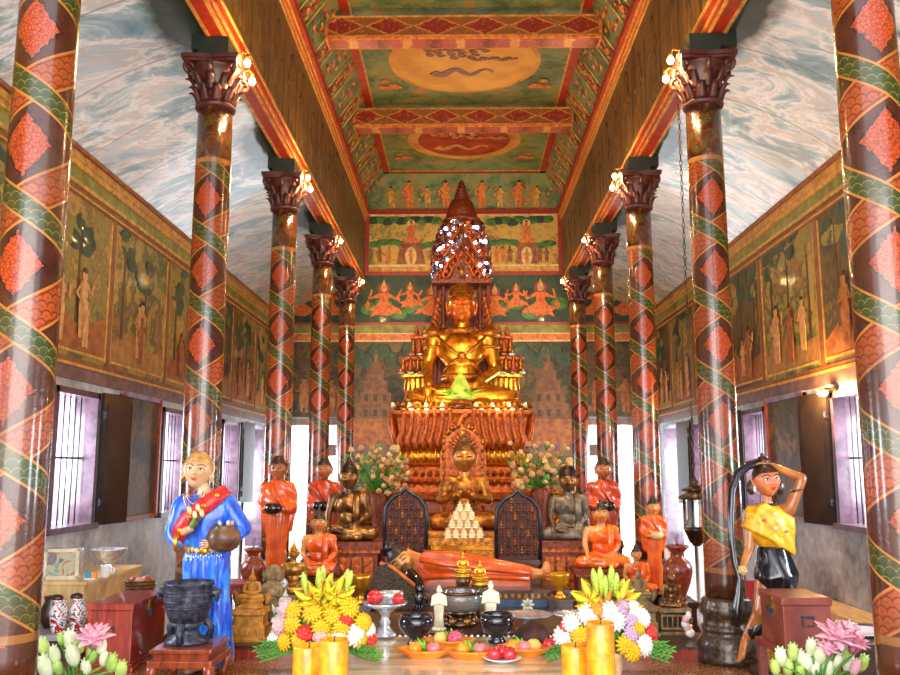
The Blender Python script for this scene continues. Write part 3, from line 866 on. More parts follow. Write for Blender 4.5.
# ------------------------------------------------------------------ statues
def g(x, w): return math.exp(-(x/w)**2)
def head(mb, c, s, skin, rot=None, lips=None, eyes='closed', brow=None, hairm=None, ears=1.0, res=40, lipsz=1):
    """a modelled head: half height s, face towards -y"""
    Q = Matrix.Translation(c) @ (rot.to_4x4() if rot else Matrix())
    old = mb.M.copy(); mb.M = old @ Q
    def fn(p):
        x, y, z = p
        X = x*.77*(1-.24*max(0, -z)**1.6); Y = y*.9; Z = z
        if y < 0: Y *= 1-.06*g(x, .5)
        fr = 1 if y < 0.1 else 0
        if fr:
            nz = max(0, min(1, (.28-z)/.5))*(1 if z > -.2 else g(z+.2, .07))
            Y -= .2*g(x, .105+.05*nz)*nz
            Y -= .05*g(z-.24, .09)*g(abs(x)-.26, .26)
            Y += .075*g((abs(x)-.31), .15)*g(z-.07, .11)
            Y -= .075*g(x, .2)*g(z+.43, .065); Y -= .065*g(x, .17)*g(z+.53, .05); Y += .03*g(x, .25)*g(z+.485, .022)
            Y -= .1*g(x, .2)*g(z+.8, .14)
            Y -= .04*g(abs(x)-.42, .16)*g(z+.22, .16)
        return Vector((X, Y, Z))
    mb.ell((0, 0, 0), (s, s, s), skin, res, int(res*.8), fn=fn)
    lp = lips or skin
    def face(x, z):  # depth of the face
        yy = -math.sqrt(max(.02, 1-(x/.8)**2-z*z))
        return fn(Vector((x/.8, yy, z))).y*s
    if lips:
        mb.tube([(s*x, face(x, -.43)-s*.012, s*(-.43+.03*abs(x)*3-.015*math.cos(x*14))) for x in (-.2, -.14, -.07, 0, .07, .14, .2)], [s*k*lipsz for k in (.012, .03, .045, .042, .045, .03, .012)], lp, 8, flat=.6)
        mb.tube([(s*x, face(x, -.53)-s*.01, s*(-.53+.04*abs(x)*3)) for x in (-.17, -.1, 0, .1, .17)], [s*k*lipsz for k in (.012, .04, .052, .04, .012)], lp, 8, flat=.6)
    bm_ = brow or skin
    for sx in (-1, 1):
        mb.tube([(sx*s*x, face(sx*x, z)-s*.012, s*z) for x, z in ((.1, .22), (.2, .3), (.34, .33), (.48, .27), (.56, .2))], [s*k*1.5 for k in (.015, .024, .026, .02, .008)], bm_, 6)
        ey = face(sx*.31, .06)
        if eyes == 'open':
            mb.ell((sx*s*.31, ey+s*.03, s*.07), (s*.14, s*.07, s*.062), M('eye_white', 'e8e4dc', 'f4f2ec', .2), 14, 8)
            mb.ell((sx*s*.3, ey-s*.02, s*.07), (s*.052, s*.03, s*.055), blackeye, 12, 8)
            mb.tube([(sx*s*x, face(sx*x, z)-s*.03, s*z) for x, z in ((.17, .06), (.24, .125), (.34, .14), (.44, .1), (.5, .06))], s*.017, blackeye, 6)
        else:
            mb.ell((sx*s*.31, ey+s*.02, s*.09), (s*.15, s*.07, s*.06), skin, 14, 8)
            mb.tube([(sx*s*x, face(sx*x, z)-s*.028, s*z) for x, z in ((.17, .05), (.24, .035), (.32, .03), (.4, .045), (.47, .07))], s*.03, bm_ if brow else blackeye, 6)
        # ear with long lobe
        mb.tube([(sx*s*.74, s*.02, s*.2), (sx*s*.83, s*.06, s*.26), (sx*s*.86, s*.1, s*.12), (sx*s*.82, s*.06, -s*.1), (sx*s*.8, s*.02, -s*.3*ears), (sx*s*.76, 0, -s*.48*ears), (sx*s*.72, 0, -s*.3*ears), (sx*s*.72, 0, -s*.05)], s*.055, skin, 8, closed=True)
    mb.M = old
def hair_cap(mb, c, s, m, top='monk', rot=None, finial=None):
    Q = Matrix.Translation(c) @ (rot.to_4x4() if rot else Matrix()); old = mb.M.copy(); mb.M = old @ Q
    # cap covering crown and back of the head
    vs = []; fs = []; n = 32; K = 12
    for i in range(K+1):
        for k in range(n):
            a = 2*PI*k/n
            sn_ = math.sin(a); low = .1+.33*min(1, max(0, -sn_)*1.5)-.5*max(0, sn_)
            t = (PI/2-math.asin(low))*(1-i/K)
            r = math.sin(t); z = math.cos(t)
            bump = 1+.02*math.sin(10*a)*math.sin(i*2.2)
            vs.append((s*.8*r*math.cos(a)*bump*1.01, s*.93*r*math.sin(a)*bump*1.01, s*1.05*z))
    for i in range(K):
        for k in range(n):
            k2 = (k+1) % n; fs.append((i*n+k, i*n+k2, (i+1)*n+k2, (i+1)*n+k))
    mb.add(vs, fs, m)
    f = finial or m
    if top == 'monk': mb.ell((0, s*.1, s*.85), (s*.5, s*.55, s*.35), m, 16, 8)
    if top == 'flame':
        mb.ell((0, s*.05, s*1.0), (s*.42, s*.45, s*.32), m, 16, 8)
        mb.lathe([(s*.22, 0), (s*.24, s*.08), (s*.14, s*.25), (s*.09, s*.42), (s*.05, s*.65), (s*.004, s*.9)], f, c=(0, s*.04, s*1.2), seg=12)
    if top == 'cone':
        mb.lathe([(s*.7, 0), (s*.66, s*.2), (s*.5, s*.42), (s*.3, s*.66), (s*.16, s*.9), (s*.08, s*1.15), (s*.005, s*1.4)], f, c=(0, s*.08, s*.6), seg=20, fn=lambda a, z, r: 1+.02*math.cos(10*a))
    if top == 'tier':
        mb.lathe([(s*.78, 0), (s*.84, s*.1), (s*.76, s*.16), (s*.78, s*.3), (s*.74, s*.34), (s*.74, s*.5), (s*.62, s*.54), (s*.62, s*.7), (s*.5, s*.74), (s*.3, s*.86), (s*.02, s*.9)], f, c=(0, s*.08, s*.5), seg=24, fn=lambda a, z, r: 1+.03*math.cos(12*a))
    if top == 'knob': mb.ell((0, s*.05, s*1.1), (s*.4, s*.42, s*.35), m, 16, 8); mb.ell((0, s*.05, s*1.42), (s*.13, s*.13, s*.18), f, 10, 6)
    mb.M = old
def hand(mb, w, d, n, s, m, curl=.3, spread=.16, side=1):
    """hand: wrist w, pointing d, palm normal n, length s. five separate fingers"""
    w = Vector(w); d = Vector(d).normalized(); n = Vector(n); n = (n-d*n.dot(d)).normalized(); t = d.cross(n)*side
    rot = Matrix((t, d, n)).transposed()
    mb.ell(w+d*s*.27, (s*.2, s*.3, s*.09), m, 12, 8, rot)
    for k, L in zip((-1.5, -.5, .5, 1.5), (.36, .46, .49, .42)):
        a = w+d*s*.48+t*s*.1*k; dd = (d+t*spread*k*.5).normalized()
        p1 = a+(dd+n*curl*.5).normalized()*s*L*.45; p2 = p1+(dd+n*curl*1.3).normalized()*s*L*.32; p3 = p2+(dd+n*curl*2).normalized()*s*L*.25
        mb.tube([a, p1, p2, p3], [s*.052, s*.048, s*.042, s*.028], m, 7)
    a = w+d*s*.15+t*s*.15; p1 = a+(d*.6+t*.8+n*.3).normalized()*s*.22; p2 = p1+(d*.9+t*.25+n*.3).normalized()*s*.18
    mb.tube([a, p1, p2], [s*.065, s*.055, s*.035], m, 7)

def seated(name, label, loc, S, skin, robe, hairm, top='flame', arms='meditate', rz=0, cat='statue', group=None, vox=.017, robed='one', lips=None, finial=None, brow=None, bareskin=None, eyes='closed', extra=None, headS=.155, facem=None, tall=0, lean=0):
    th = thing(name, label, cat, (loc[0], loc[1], loc[2]+.004), rz, group)
    S = S/(.705+2*headS)
    b = MB(); m = skin
    b.ell((0, .03, .12), (.2, .15, .12), m); b.ell((0, .02, .3), (.15, .11, .17), m); b.ell((0, .01, .5), (.2, .13, .16), m)
    b.cap((-.18, .01, .6), .068, (.18, .01, .6), .068, m); b.cap((0, .01, .62), .075, (0, 0, .76), .065, m)
    ns = 1
    def arm(sx, el, wr):
        b.cap((sx*.225, .01, .59), .068, (sx*el[0], el[1], el[2]), .05, m); b.cap((sx*el[0], el[1], el[2]), .05, (sx*wr[0], wr[1], wr[2]), .033, m)
    hands = MB()
    if arms == 'meditate':
        for sx in (-1, 1): arm(sx, (.275, .03, .34), (.12, -.2, .19))
        hand(hands, (-.12, -.2, .19), (1, -.25, -.05), (0, 0, 1), .17, m, .15, side=-1); hand(hands, (.12, -.2, .2), (-1, -.25, .02), (0, 0, 1), .17, m, .15)
    elif arms == 'touch':
        arm(-1, (.28, -.02, .37), (.26, -.2, .2)); arm(1, (.275, .03, .34), (.1, -.2, .19))
        hand(hands, (-.27, -.21, .2), (.05, -.35, -1), (0, 1, -.2), .18, m, .1); hand(hands, (.1, -.2, .19), (-1, -.2, 0), (0, 0, 1), .17, m, .12)
    elif arms == 'teach':
        for sx in (-1, 1): arm(sx, (.3, -.02, .36), (.09, -.19, .42))
        hand(hands, (-.09, -.19, .42), (.6, -.3, .8), (0, 1, 0), .16, m, .2); hand(hands, (.09, -.19, .42), (-.6, -.3, .8), (0, 1, 0), .16, m, .2, side=-1)
    # folded legs
    b.cap((-.1, 0, .12), .12, (-.36, -.13, .095), .085, m); b.cap((.1, 0, .12), .12, (.36, -.13, .095), .085, m)
    b.cap((-.37, -.14, .085), .078, (.02, -.25, .06), .052, m); b.cap((.37, -.14, .1), .08, (-.08, -.24, .12), .05, m)
    b.ell((-.14, -.24, .14), (.085, .05, .035), m); b.ell((.14, -.24, .045), (.09, .05, .04), m)
    b.ell((0, -.02, .05), (.3, .2, .05), m)
    src = fuse(b, vox)
    out = MB(); out.M = Matrix.Scale(S, 4)
    out.add(src[0], src[1], bareskin or skin)
    q = MB(); q.v = hands.v; out.add(hands.v, hands.f, bareskin or skin)
    hc = (0, -.02, .705+headS)
    head(out, hc, headS, facem or bareskin or skin, None, lips, eyes, brow)
    out.build('body', th)
    if robe:
        def cond(c):
            if c.z > .7: return False
            low = c.z < .17
            if arms != 'touchbare' and c.z < .22 and abs(c.x) < .2 and c.y < -.2 and low is False: pass
            foot = c.z > .1 and c.y < -.2 and abs(c.x) < .24
            if low: return not (foot and abs(c.x+.14) < .1)
            if robed == 'one':   # viewer-left shoulder bare
                if c.x < -.21: return False
                return c.z < .62+c.x*.5 and (c.x > -.19 or c.z < .5)
            return c.z < .66
        def off(p): return .012+.006*math.sin(38*(p.x*.7+p.z*.8+p.y*.3))
        rv, rf = shell(src, cond, off); r2 = MB(); r2.M = out.M; r2.add(rv, rf, robe)
        if robed == 'one':
            # folded sash over the shoulder
            r2.tube([(.13, -.135, .2), (.135, -.15, .4), (.13, -.125, .58), (.125, -.03, .68), (.12, .1, .6), (.1, .14, .3)], [.05]*6, robe, 10, flat=.35)
        r2.build('robe', th)
    h = MB(); h.M = out.M; hair_cap(h, hc, headS, hairm, top, finial=finial); h.build('hair' if top in ('flame', 'monk', 'knob') else 'crown', th)
    if extra: extra(th, S)
    return th

def standing(name, label, loc, H, skin, robe, hairm, top='monk', rz=0, cat='statue', group=None, bowl=True, vox=.011, lips=None, narrow=1.0, bowlm=None):
    th = thing(name, label, cat, loc, rz, group)
    S = H; b = MB(); m = skin; hs = .084
    for sx in (-1, 1):
        b.cap((sx*.045, 0, .04), .024, (sx*.05, 0, .28), .034, m); b.ell((sx*.05, -.035, .018), (.028, .06, .02), m)
        b.cap((sx*.04, 0, .28), .03, (sx*.035, .01, .5), .035, m)
        b.cap((sx*.09, .01, .775), .034, (sx*.108, .02, .62), .028, m); b.cap((sx*.108, .02, .62), .026, (sx*.06, -.11, .6), .018, m)
    b.ell((0, .01, .52), (.07, .055, .07), m); b.ell((0, .01, .66), (.085, .06, .1), m); b.ell((0, .01, .75), (.095, .055, .06), m)
    b.cap((0, .01, .78), .034, (0, 0, .87), .032, m)
    src = fuse(b, vox)
    out = MB(); out.M = Matrix.Scale(S, 4); out.add(src[0], src[1], skin)
    for sx in (-1, 1): hand(out, (sx*.06, -.11, .6), (-sx*.8, -.45, -.12), (0, 0, 1), .08, m, .35, side=-sx)
    hc = (0, -.015, .905 if top == 'monk' else .895)
    head(out, hc, hs, skin, None, lips); out.build('body', th)
    r = MB()
    r.loft([(0, .0, .045, .074*narrow, .055), (0, 0, .09, .078*narrow, .058), (0, 0, .3, .08*narrow, .064), (0, 0, .5, .092*narrow, .074), (0, 0, .62, .092, .072), (0, .005, .7, .1, .07), (0, .01, .77, .106, .064), (0, .01, .8, .08, .055), (0, .01, .825, .045, .042)], robe)
    for sx in (-1, 1):
        r.cap((sx*.09, .01, .77), .044, (sx*.113, .02, .63), .038, robe); r.cap((sx*.113, .02, .63), .038, (sx*.085, -.07, .6), .032, robe)
        r.cap((sx*.108, .03, .61), .034, (sx*.09, .03, .45), .02, robe)
    rv, rf, rn = fuse(r, vox)
    rv2 = []
    for p, nn in zip(rv, rn):
        a = math.atan2(p.y, p.x)
        k = .0045*math.sin(18*a+3*math.sin(p.z*6)) if p.z < .56 else .005*math.sin(60*(p.x*.6+p.z*.8))
        rv2.append(p+nn*k)
    ro = MB(); ro.M = out.M; ro.add(rv2, rf, robe)
    ro.tube([(-.03, -.08, .8), (.0, -.09, .72), (.06, -.09, .62)], [.03, .035, .03], robe, 8, flat=.3)
    ro.build('robe', th)
    h = MB(); h.M = out.M; hair_cap(h, hc, hs, hairm, top); h.build('hair' if top == 'monk' else 'crown', th)
    if bowl:
        h = MB(); h.M = out.M
        h.lathe([(.025, 0), (.05, .008), (.066, .03), (.068, .055), (.055, .078), (.048, .078), (.058, .05), (.04, .02)], bowlm or blacklac, c=(0, -.15, .57), seg=24)
        h.build('alms_bowl', th)
    return th

def plinth(name, label, x, y, z0, z1, w, d, m, w0=None, steps=3, cat='pedestal', group=None, rz=0, m2=None):
    """moulded rectangular pedestal"""
    b = MB(); H = z1-z0; m2 = m2 or m
    b.bb(-w/2, w/2, -d/2, d/2, 0, H*.12, m); b.bb(-w/2*.95, w/2*.95, -d/2*.95, d/2*.95, H*.12, H*.2, m2)
    b.bb(-w/2*.86, w/2*.86, -d/2*.86, d/2*.86, H*.2, H*.78, m)
    for k in range(5):
        xx = -w/2*.78+w*.78*(k+.5)/5
        b.bb(xx-w*.06, xx+w*.06, -d/2*.88, -d/2*.86, H*.28, H*.7, m2)
    b.bb(-w/2*.93, w/2*.93, -d/2*.93, d/2*.93, H*.78, H*.86, m2); b.bb(-w/2, w/2, -d/2, d/2, H*.86, H, m)
    o = b.build(name, loc=(x, y, z0), rz=rz, bevel=.006)
    tag(o, label, cat, group); return o
def redented(half, red=.16):
    """outline of a square with stepped corners"""
    k = half; r = red*half; q = []
    for sx, sy in ((1, 1), (-1, 1), (-1, -1), (1, -1)):
        pts = [(k, k-2*r), (k-r, k-2*r), (k-r, k-r), (k-2*r, k-r), (k-2*r, k)]
        if sx*sy < 0: pts = pts[::-1]
        q += [(sx*x, sy*y) for x, y in pts]
    return q
def tiers(mb, prof, m, c, red=.16, sy=1):
    """stack of the stepped outline through (half,z) pairs"""
    rings = [[(c[0]+x, c[1]+y*sy, c[2]+z) for x, y in redented(h, red)] for h, z in prof]
    n = 20; vs = [p for r_ in rings for p in r_]; fs = []
    for i in range(len(prof)-1):
        for k in range(n):
            k2 = (k+1) % n; fs.append((i*n+k, i*n+k2, (i+1)*n+k2, (i+1)*n+k))
    fs.append(tuple(range(n-1, -1, -1))); fs.append(tuple((len(prof)-1)*n+k for k in range(n)))
    mb.add(vs, fs, m, False)
# ------------------------------------------------------------------ dais and the great altar
DZ0 = .105
b = MB(); b.bb(-1.92, 1.9, 7.0, YB-.4, 0, DZ0-.02, woodred); b.bb(-1.95, 1.93, 6.97, YB-.4, DZ0-.02, DZ0, wooddark)
o = b.build('dais'); tag(o, 'low dark red dais step under the altar figures', 'platform')
AY = 14.0; AX = 0.0
def za(py, Y): return W(462, py, Y).z
zt = za(409, AY-1.05)      # top of the throne
z450 = za(451, AY-1.0); z463 = za(463, AY-1.05); z480 = za(481, AY-1.25); z495 = za(492, AY-1.3)
al = thing('altar_throne', 'tall stepped red and gold throne carrying the great gilded buddha', 'altar', (AX, AY, 0))
b = MB()
tiers(b, [(1.75, DZ0), (1.75, .4), (1.65, .45), (1.6, .8), (1.5, .85), (1.45, 1.0), (1.45, z495-.12), (1.5, z495-.1)], copper2, (0, 0, 0), .1)
b.build('lower_tiers', al)
b = MB()
tiers(b, [(1.48, z495-.1), (1.5, z495-.04), (1.38, z495), (1.33, z480-.05), (1.4, z480), (1.3, z480+.03), (1.2, z463-.06), (1.25, z463-.02), (1.05, z463)], copper, (0, 0, 0), .1)
# row of small knobs and balusters on the mouldings
for k in range(26):
    x = -1.3+2.6*k/25
    b.ell((x, -1.41, z480+.0), (.035, .035, .03), copper, 8, 6)
    if k % 1 == 0: b.lathe([(.02, 0), (.03, .03), (.018, .08), (.03, .13), (.02, .16)], copper2, c=(x, -1.44, z495-.26), seg=8)
    b.leaf((x, -1.28, z480+.06), (x, -1.36, z480+.17), .04, antique, .1)
b.build('upper_mouldings', al)
b = MB()
tiers(b, [(1.0, z463), (1.02, z463+.03), (.98, z450-.04), (1.02, z450)], gold2, (0, 0, 0), .12)
for k in range(22):
    x = -.92+1.84*k/21; b.leaf((x, -1.0, z463+.0), (x, -1.07, z450-.0), .045, gold2, .15)
b.build('gilded_lotus_band', al)
b = MB()
tiers(b, [(.95, z450), (.97, z450+.05), (.93, z450+.1), (1.0, zt-.12), (1.04, zt-.06), (1.04, zt)], copper, (0, 0, 0), .12)
for k in range(17):            # leaning naga ribs on the flaring front
    x0 = -.92+1.84*k/16
    if abs(x0) < .2: continue
    s = 1 if x0 > 0 else -1; w = .045
    pts = [(x0*.97+s*.0, -1.0, z450+.03), (x0+s*.02, -1.06, z450+.16), (x0-s*.03, -1.04, z450+.3), (x0-s*.06*1, -1.08, zt-.1), (x0-s*.05, -1.14, zt-.03)]
    b.tube(pts, [.05, .042, .032, .036, .02], copper, 8)
    b.ell((x0-s*.05, -1.13, zt-.01), (.045, .03, .02), ivory if k % 2 else gold2, 8, 5)
for k in range(24):
    a = k*1.3
    b.ell((.19*math.cos(a)*(1-k/40), -1.05-.002*k, z450+.25+.3*math.sin(a)*(1-k/40)), (.055, .03, .05), copper, 8, 6)
for y in range(8):
    for sx in (-1, 1):
        yy = -.85+y*.24; b.tube([(sx*.98, yy, z450+.05), (sx*1.06, yy, z450+.3), (sx*1.1, yy, zt-.03)], [.05, .035, .03], copper, 8)
b.build('flaring_throne_front', al)
b = MB()
b.prism([(-.24, z450-.2), (.24, z450-.2), (.26, z450+.12), (.16, z450+.3), (0, z450+.42), (-.16, z450+.3), (-.26, z450+.12)], -1.12, -1.0, copper)
for k in range(9):
    a = PI*k/8; b.leaf((.2*math.cos(a), -1.12, z450+.1+.2*math.sin(a)), (.3*math.cos(a), -1.16, z450+.12+.3*math.sin(a)), .05, antique, .1)
b.build('throne_centre_ornament', al)
# cloud scrolls at the shoulders of the altar
for sx in (-1, 1):
    b = MB()
    for q in range(4):
        zc = z495-.05-q*.17
        b.tube([(sx*(1.25+.04*i), -1.62+0*i, zc+.035*math.sin(i*1.6+q)) for i in range(9)], [.02+.03*math.sin(PI*(i+.5)/9.5) for i in range(9)], antique if q % 2 == 0 else copper, 8)
        for i in range(4): b.ell((sx*(1.28+.09*i), -1.63, zc+.05), (.05, .035, .035), gold if q == 0 else antique, 8, 6)
    b.bb(*sorted((sx*1.2, sx*1.62)), -1.62, -1.5, z495-.75, z495+.02, copper2)
    b.build('cloud_scroll', al)
# cushion ledge and tier ring around the buddha
b = MB()
tiers(b, [(1.0, zt), (1.06, zt+.02), (1.04, zt+.06), (.98, zt+.08)], antique, (0, 0, 0), .12)
for k in range(26):
    x = -1.02+2.04*k/25
    b.leaf((x, -1.0, zt+.02), (x*1.03, -1.09, zt+.1), .045, antique if k % 3 else ivory, .1)
for sx in (-1, 1):
    for k in range(10): b.leaf((sx*1.0, -.9+.2*k, zt+.02), (sx*1.1, -.9+.2*k, zt+.12), .045, antique, .1, nrm=(sx, 0, .3))
b.build('lotus_ledge', al)
S0 = 2.04
zs = zt+.08
# tiers of small standing figures behind the seated buddha
bt = thing('figure_tiers', 'stepped gilded tiers with rows of small figures behind the great buddha', 'altar backing', (AX, AY+1.0, 0))
lv = [(1.02, za(391, 14.6), za(373, 14.6), 1), (1.06, za(371, 14.6), za(356, 14.6), 0), (.88, za(352, 14.6), za(334, 14.6), 0)]
b = MB(); tiers(b, [(.98, zt+.08), (.98, lv[0][0]*0+lv[0][1]), (1.0, lv[0][1]), (1.0, lv[0][1]+.03)], copper, (0, 0, 0), .12, .33); b.build('tier_base', bt)
for i, (h, z0, z1, kind) in enumerate(lv):
    b = MB(); zb = z0
    tiers(b, [(h*.93, zb+.03 if i == 0 else zb), (h*.9, z1-.08), (h*1.02, z1-.05), (h*1.02, z1-.0), (h*.95, z1+.01)], gold2 if kind else copper, (0, 0, 0), .12, .33)
    n = 24 if kind else 17
    for k in range(n):
        x = -h*.95+2*h*.95*k/(n-1)
        if kind: b.tube([(x, -h*.33, zb+.03), (x, -h*.33-.01, z1-.06)], [.022, .02], gold2, 8)
        else:
            b.lathe([(.055, 0), (.06, .05), (.04, .1), (.048, .14), (.03, .18), (.035, .2), (.003, .27)], copper if k % 2 else antique, c=(x, -h*.33-.03, zb-.0), seg=10)
    if not kind:
        for k in range(14):
            x = -h*.97+2*h*.97*k/13; b.ell((x, -h*.33-.05, zb-.03), (.06, .035, .025), ivory if k % 2 else M('pink_lotus_lacquer', 'a85a50', 'd89484', .4), 8, 6)
    b.build('figure_tier', bt)
b = MB()
for k in range(13):
    x = -.78+1.56*k/12; b.lathe([(.05, 0), (.05, .05), (.03, .09), (.035, .11), (.003, .17)], copper, c=(x, -.3, lv[2][2]), seg=10)
b.build('finial_row', bt)
# the great buddha
gb = seated('seated_buddha', 'great gilded seated buddha at the top of the altar throne', (AX, AY-.12, zt+.02), S0*.98*.995, gold, None, antique, 'tier', 'touch', vox=.011, brow=M('brow_dark', '4a2008', '6a3010', .4), lips=M('gilt_lips', '8a2c0c', 'a8400f', .35), bareskin=gold, headS=.145)
body = [c for c in gb.children if c.name.startswith('body')][0]
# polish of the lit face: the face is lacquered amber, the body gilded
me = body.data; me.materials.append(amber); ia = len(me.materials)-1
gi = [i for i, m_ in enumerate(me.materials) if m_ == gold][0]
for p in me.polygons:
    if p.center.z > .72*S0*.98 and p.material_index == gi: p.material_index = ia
k = S0*.98*.995/(.705+.29)
b = MB(); b.M = Matrix.Scale(k, 4)
for sx in (-1, 1):       # crossed jewelled bands and collar
    b.tube([(sx*.19, -.07, .6), (sx*.1, -.135, .5), (0, -.125, .43), (-sx*.1, -.115, .37), (-sx*.14, -.06, .33)], .022, antique, 10, flat=.5)
    b.tube([(sx*.23+.075*math.cos(a*PI/8), .01+.075*math.sin(a*PI/8), .52) for a in range(16)], .014, antique, 8, closed=True)
    b.lathe([(.07, 0), (.1, .03), (.07, .06), (.03, .09), (.003, .13)], antique, c=(sx*.235, .01, .6), seg=14)
b.tube([(.12*math.cos(a*PI/10), -.01+.1*math.sin(a*PI/10), .645) for a in range(20)], .025, antique, 8, closed=True)
b.tube([(.15*math.cos(a*PI/10), .02+.115*math.sin(a*PI/10), .27) for a in range(20)], .03, antique, 8, closed=True)
b.ell((0, -.14, .435), (.035, .02, .035), antique, 10, 8)
b.build('jewelled_bands', gb)
b = MB(); b.M = Matrix.Scale(k, 4)
for sx in (-1, 1):
    b.ell((sx*.36, -.13, .05), (.13, .12, .05), gold, 16, 8)
b.bb(-.42, .42, -.26, .15, 0, .03, gold); b.build('seat_cushion', gb)
# canopy with mirror mosaic
cy = AY+.4
zc0 = za(333, 14.2); zc1 = za(281, 14.1); zc2 = za(217, 14.1); zc3 = za(196, 14.1); zc4 = za(176, 14.1)
cn = thing('altar_canopy', 'brown carved canopy with mirror mosaic dome and spire above the great buddha', 'canopy', (AX, cy, 0))
b = MB()
b.bb(-.42, .42, .05, .2, zt+.08, zc1, copper2)
b.build('back_panel', cn)
for sx in (-1, 1):
    b = MB()
    for dx in (.31, .44):
        b.lathe([(.05, zt+.08), (.05, zt+.2), (.035, zt+.25), (.035, zc1-.1), (.05, zc1-.05), (.05, zc1)], copper2, c=(sx*dx, -.12, 0), seg=12)
        b.lathe([(.055, 0), (.06, .03), (.05, .06)], antique, c=(sx*dx, -.12, zc0+.1), seg=12)
    b.build('canopy_pillar', cn)
    b = MB()
    for q in range(6):
        zz = zc0-.05+q*.1
        b.leaf((sx*.42, -.2, zz), (sx*(.52-.03*q), -.26, zz+.18), .07, copper, .1)
    b.build('flame_ornament', cn)
mirror = M('mirror_mosaic', '8a88a8', 'e0e4f8', .1, 1, 0, 30, .3)
dome = [(.48, zc1), (.5, zc1+.15), (.49, zc1+.4), (.46, zc1+.6), (.42, zc1+.78), (.36, zc2-.06), (.31, zc2)]
b = MB(); b.lathe(dome, copper2, seg=32, sy=.72); b.bb(-.5, .5, -.38, .36, zc1-.05, zc1+.02, copper2); dome_o = b.build('dome', cn)
b = MB(); r = random.Random(4)
for k in range(560):
    t = r.random(); zz = zc1+.04+t*(zc2-zc1-.08); a = r.uniform(PI, 2*PI) if r.random() < .85 else r.uniform(0, PI)
    for j in range(len(dome)-1):
        if dome[j][1] <= zz <= dome[j+1][1]:
            rr = dome[j][0]+(dome[j+1][0]-dome[j][0])*(zz-dome[j][1])/(dome[j+1][1]-dome[j][1])
    d = Vector((math.cos(a), math.sin(a)*.72, 0)); sd = Vector((-math.sin(a), math.cos(a), 0)); s_ = .014+.026*r.random()
    up = (Vector((0, 0, 1))+d*r.uniform(-.6, .6)).normalized(); sd = (sd+d*r.uniform(-.6, .6)).normalized()
    c = d*(rr+.02)+Vector((0, 0, zz))
    o_ = sd.cross(up)*.01
    q = [c-sd*s_-up*s_, c+sd*s_-up*s_, c+sd*s_+up*s_, c-sd*s_+up*s_]
    b.add([p+o_ for p in q]+[p-o_ for p in q], [(0, 1, 2, 3), (7, 6, 5, 4), (0, 4, 5, 1), (1, 5, 6, 2), (2, 6, 7, 3), (3, 7, 4, 0)], mirror if k % 4 else copper, False)
o = b.build('mirror_mosaic', dome_o); o['kind'] = 'stuff'
b = MB()
def gable(zb, w, h, y, m):
    for sx in (-1, 1):
        b.tube([(sx*w, y, zb), (sx*w*.72, y-.02, zb+h*.22), (sx*w*.55, y-.02, zb+h*.5), (sx*w*.22, y-.02, zb+h*.75), (0, y, zb+h)], [.024, .03, .028, .026, .014], m, 8)
        for q in range(5):
            t = q/5; b.leaf((sx*w*(1-t), y, zb+h*t*.95), (sx*(w*(1-t)+.05), y-.03, zb+h*t*.95+.12), .035, m, .1)
for zb, w, h in ((zc1, .4, .62), (zc1, .27, .42), (zc1+.42, .3, .55)): gable(zb, w, h, -.36 if zb < zc1+.1 else -.34, copper)
b.prism([(-.2, zc1), (.2, zc1), (.12, zc1+.2), (0, zc1+.4)], -.36, -.3, copper2)
b.ell((0, -.38, zc1+.15), (.05, .03, .08), antique, 10, 8); b.build('gables', cn)
b = MB()
b.lathe([(.33, zc2-.02), (.34, zc2+.02), (.26, zc2+.06), (.27, zc2+.09), (.2, zc3-.04), (.17, zc3), (.1, zc3+.02)], copper2, seg=28, fn=lambda a, z, r: 1+.02*math.cos(14*a))
b.tube([(.33*math.cos(a*PI/12), .24*math.sin(a*PI/12), zc2) for a in range(24)], .02, antique, 6, closed=True); cone_o = b.build('cone_roof', cn)
b = MB(); zz = zc3
pr = []
for q in range(6): pr += [(.13-.017*q, zz), (.15-.018*q, zz+.03), (.1-.012*q, zz+.05)]; zz += .06
pr += [(.02, zz+.02), (.004, zc4+.03)]
b.lathe(pr, copper2, seg=20); b.build('spire', cone_o)
led = emit('blue_white_led', 'd0dcff', 22)
for (px, py) in ((446, 229), (477, 228), (440, 248), (441, 266), (445, 246), (437, 262), (484, 270), (485, 240), (451, 243), (480, 252), (475, 243), (486, 262), (448, 261), (480, 265)):
    x, z = XZ(px, py, cy-.3); b = MB()
    rr = min(.45, max(abs(x)+.001, 0)); y = -.74*math.sqrt(max(.01, .23-x*x))
    b.ell((0, 0, 0), (.03, .03, .03), led, 8, 6); b.build('led_lamp', dome_o, loc=(x-AX, y-.03, z))
# green leaf offering on the ledge
b = MB(); gy = AY-1.02
lf = M('bright_green_leaf', '3a9a1c', '8ad83a', .4, 0, .1); lf2 = M('woven_green_leaf', '7a9a2c', 'b4c850', .5)
o = thing('leaf_offering', 'bright green folded leaf offering before the great buddha', 'offering', (0-.02, gy-.02, zt+.06))
b.lathe([(.1, 0), (.14, .03), (.13, .08), (.08, .1)], copper, seg=20); b.build('offering_bowl', o)
b = MB(); b.lathe([(.2, .08), (.19, .14), (.15, .26), (.08, .4), (.005, .52)], lf2, seg=24, fn=lambda a, z, r: 1+.05*math.cos(12*a+z*60)); b.build('leaf_cone', o)
for k in range(14):
    a = 2*PI*k/14; b = MB(); b.leaf((.06*math.cos(a), .06*math.sin(a), .07), (.4*math.cos(a), .24*math.sin(a), .17+.06*(k % 2)), .06, lf, .12, nrm=(0, 0, 1)); b.build('leaf', o)
for sx in (-1, 1):
    for q in range(2):
        pass
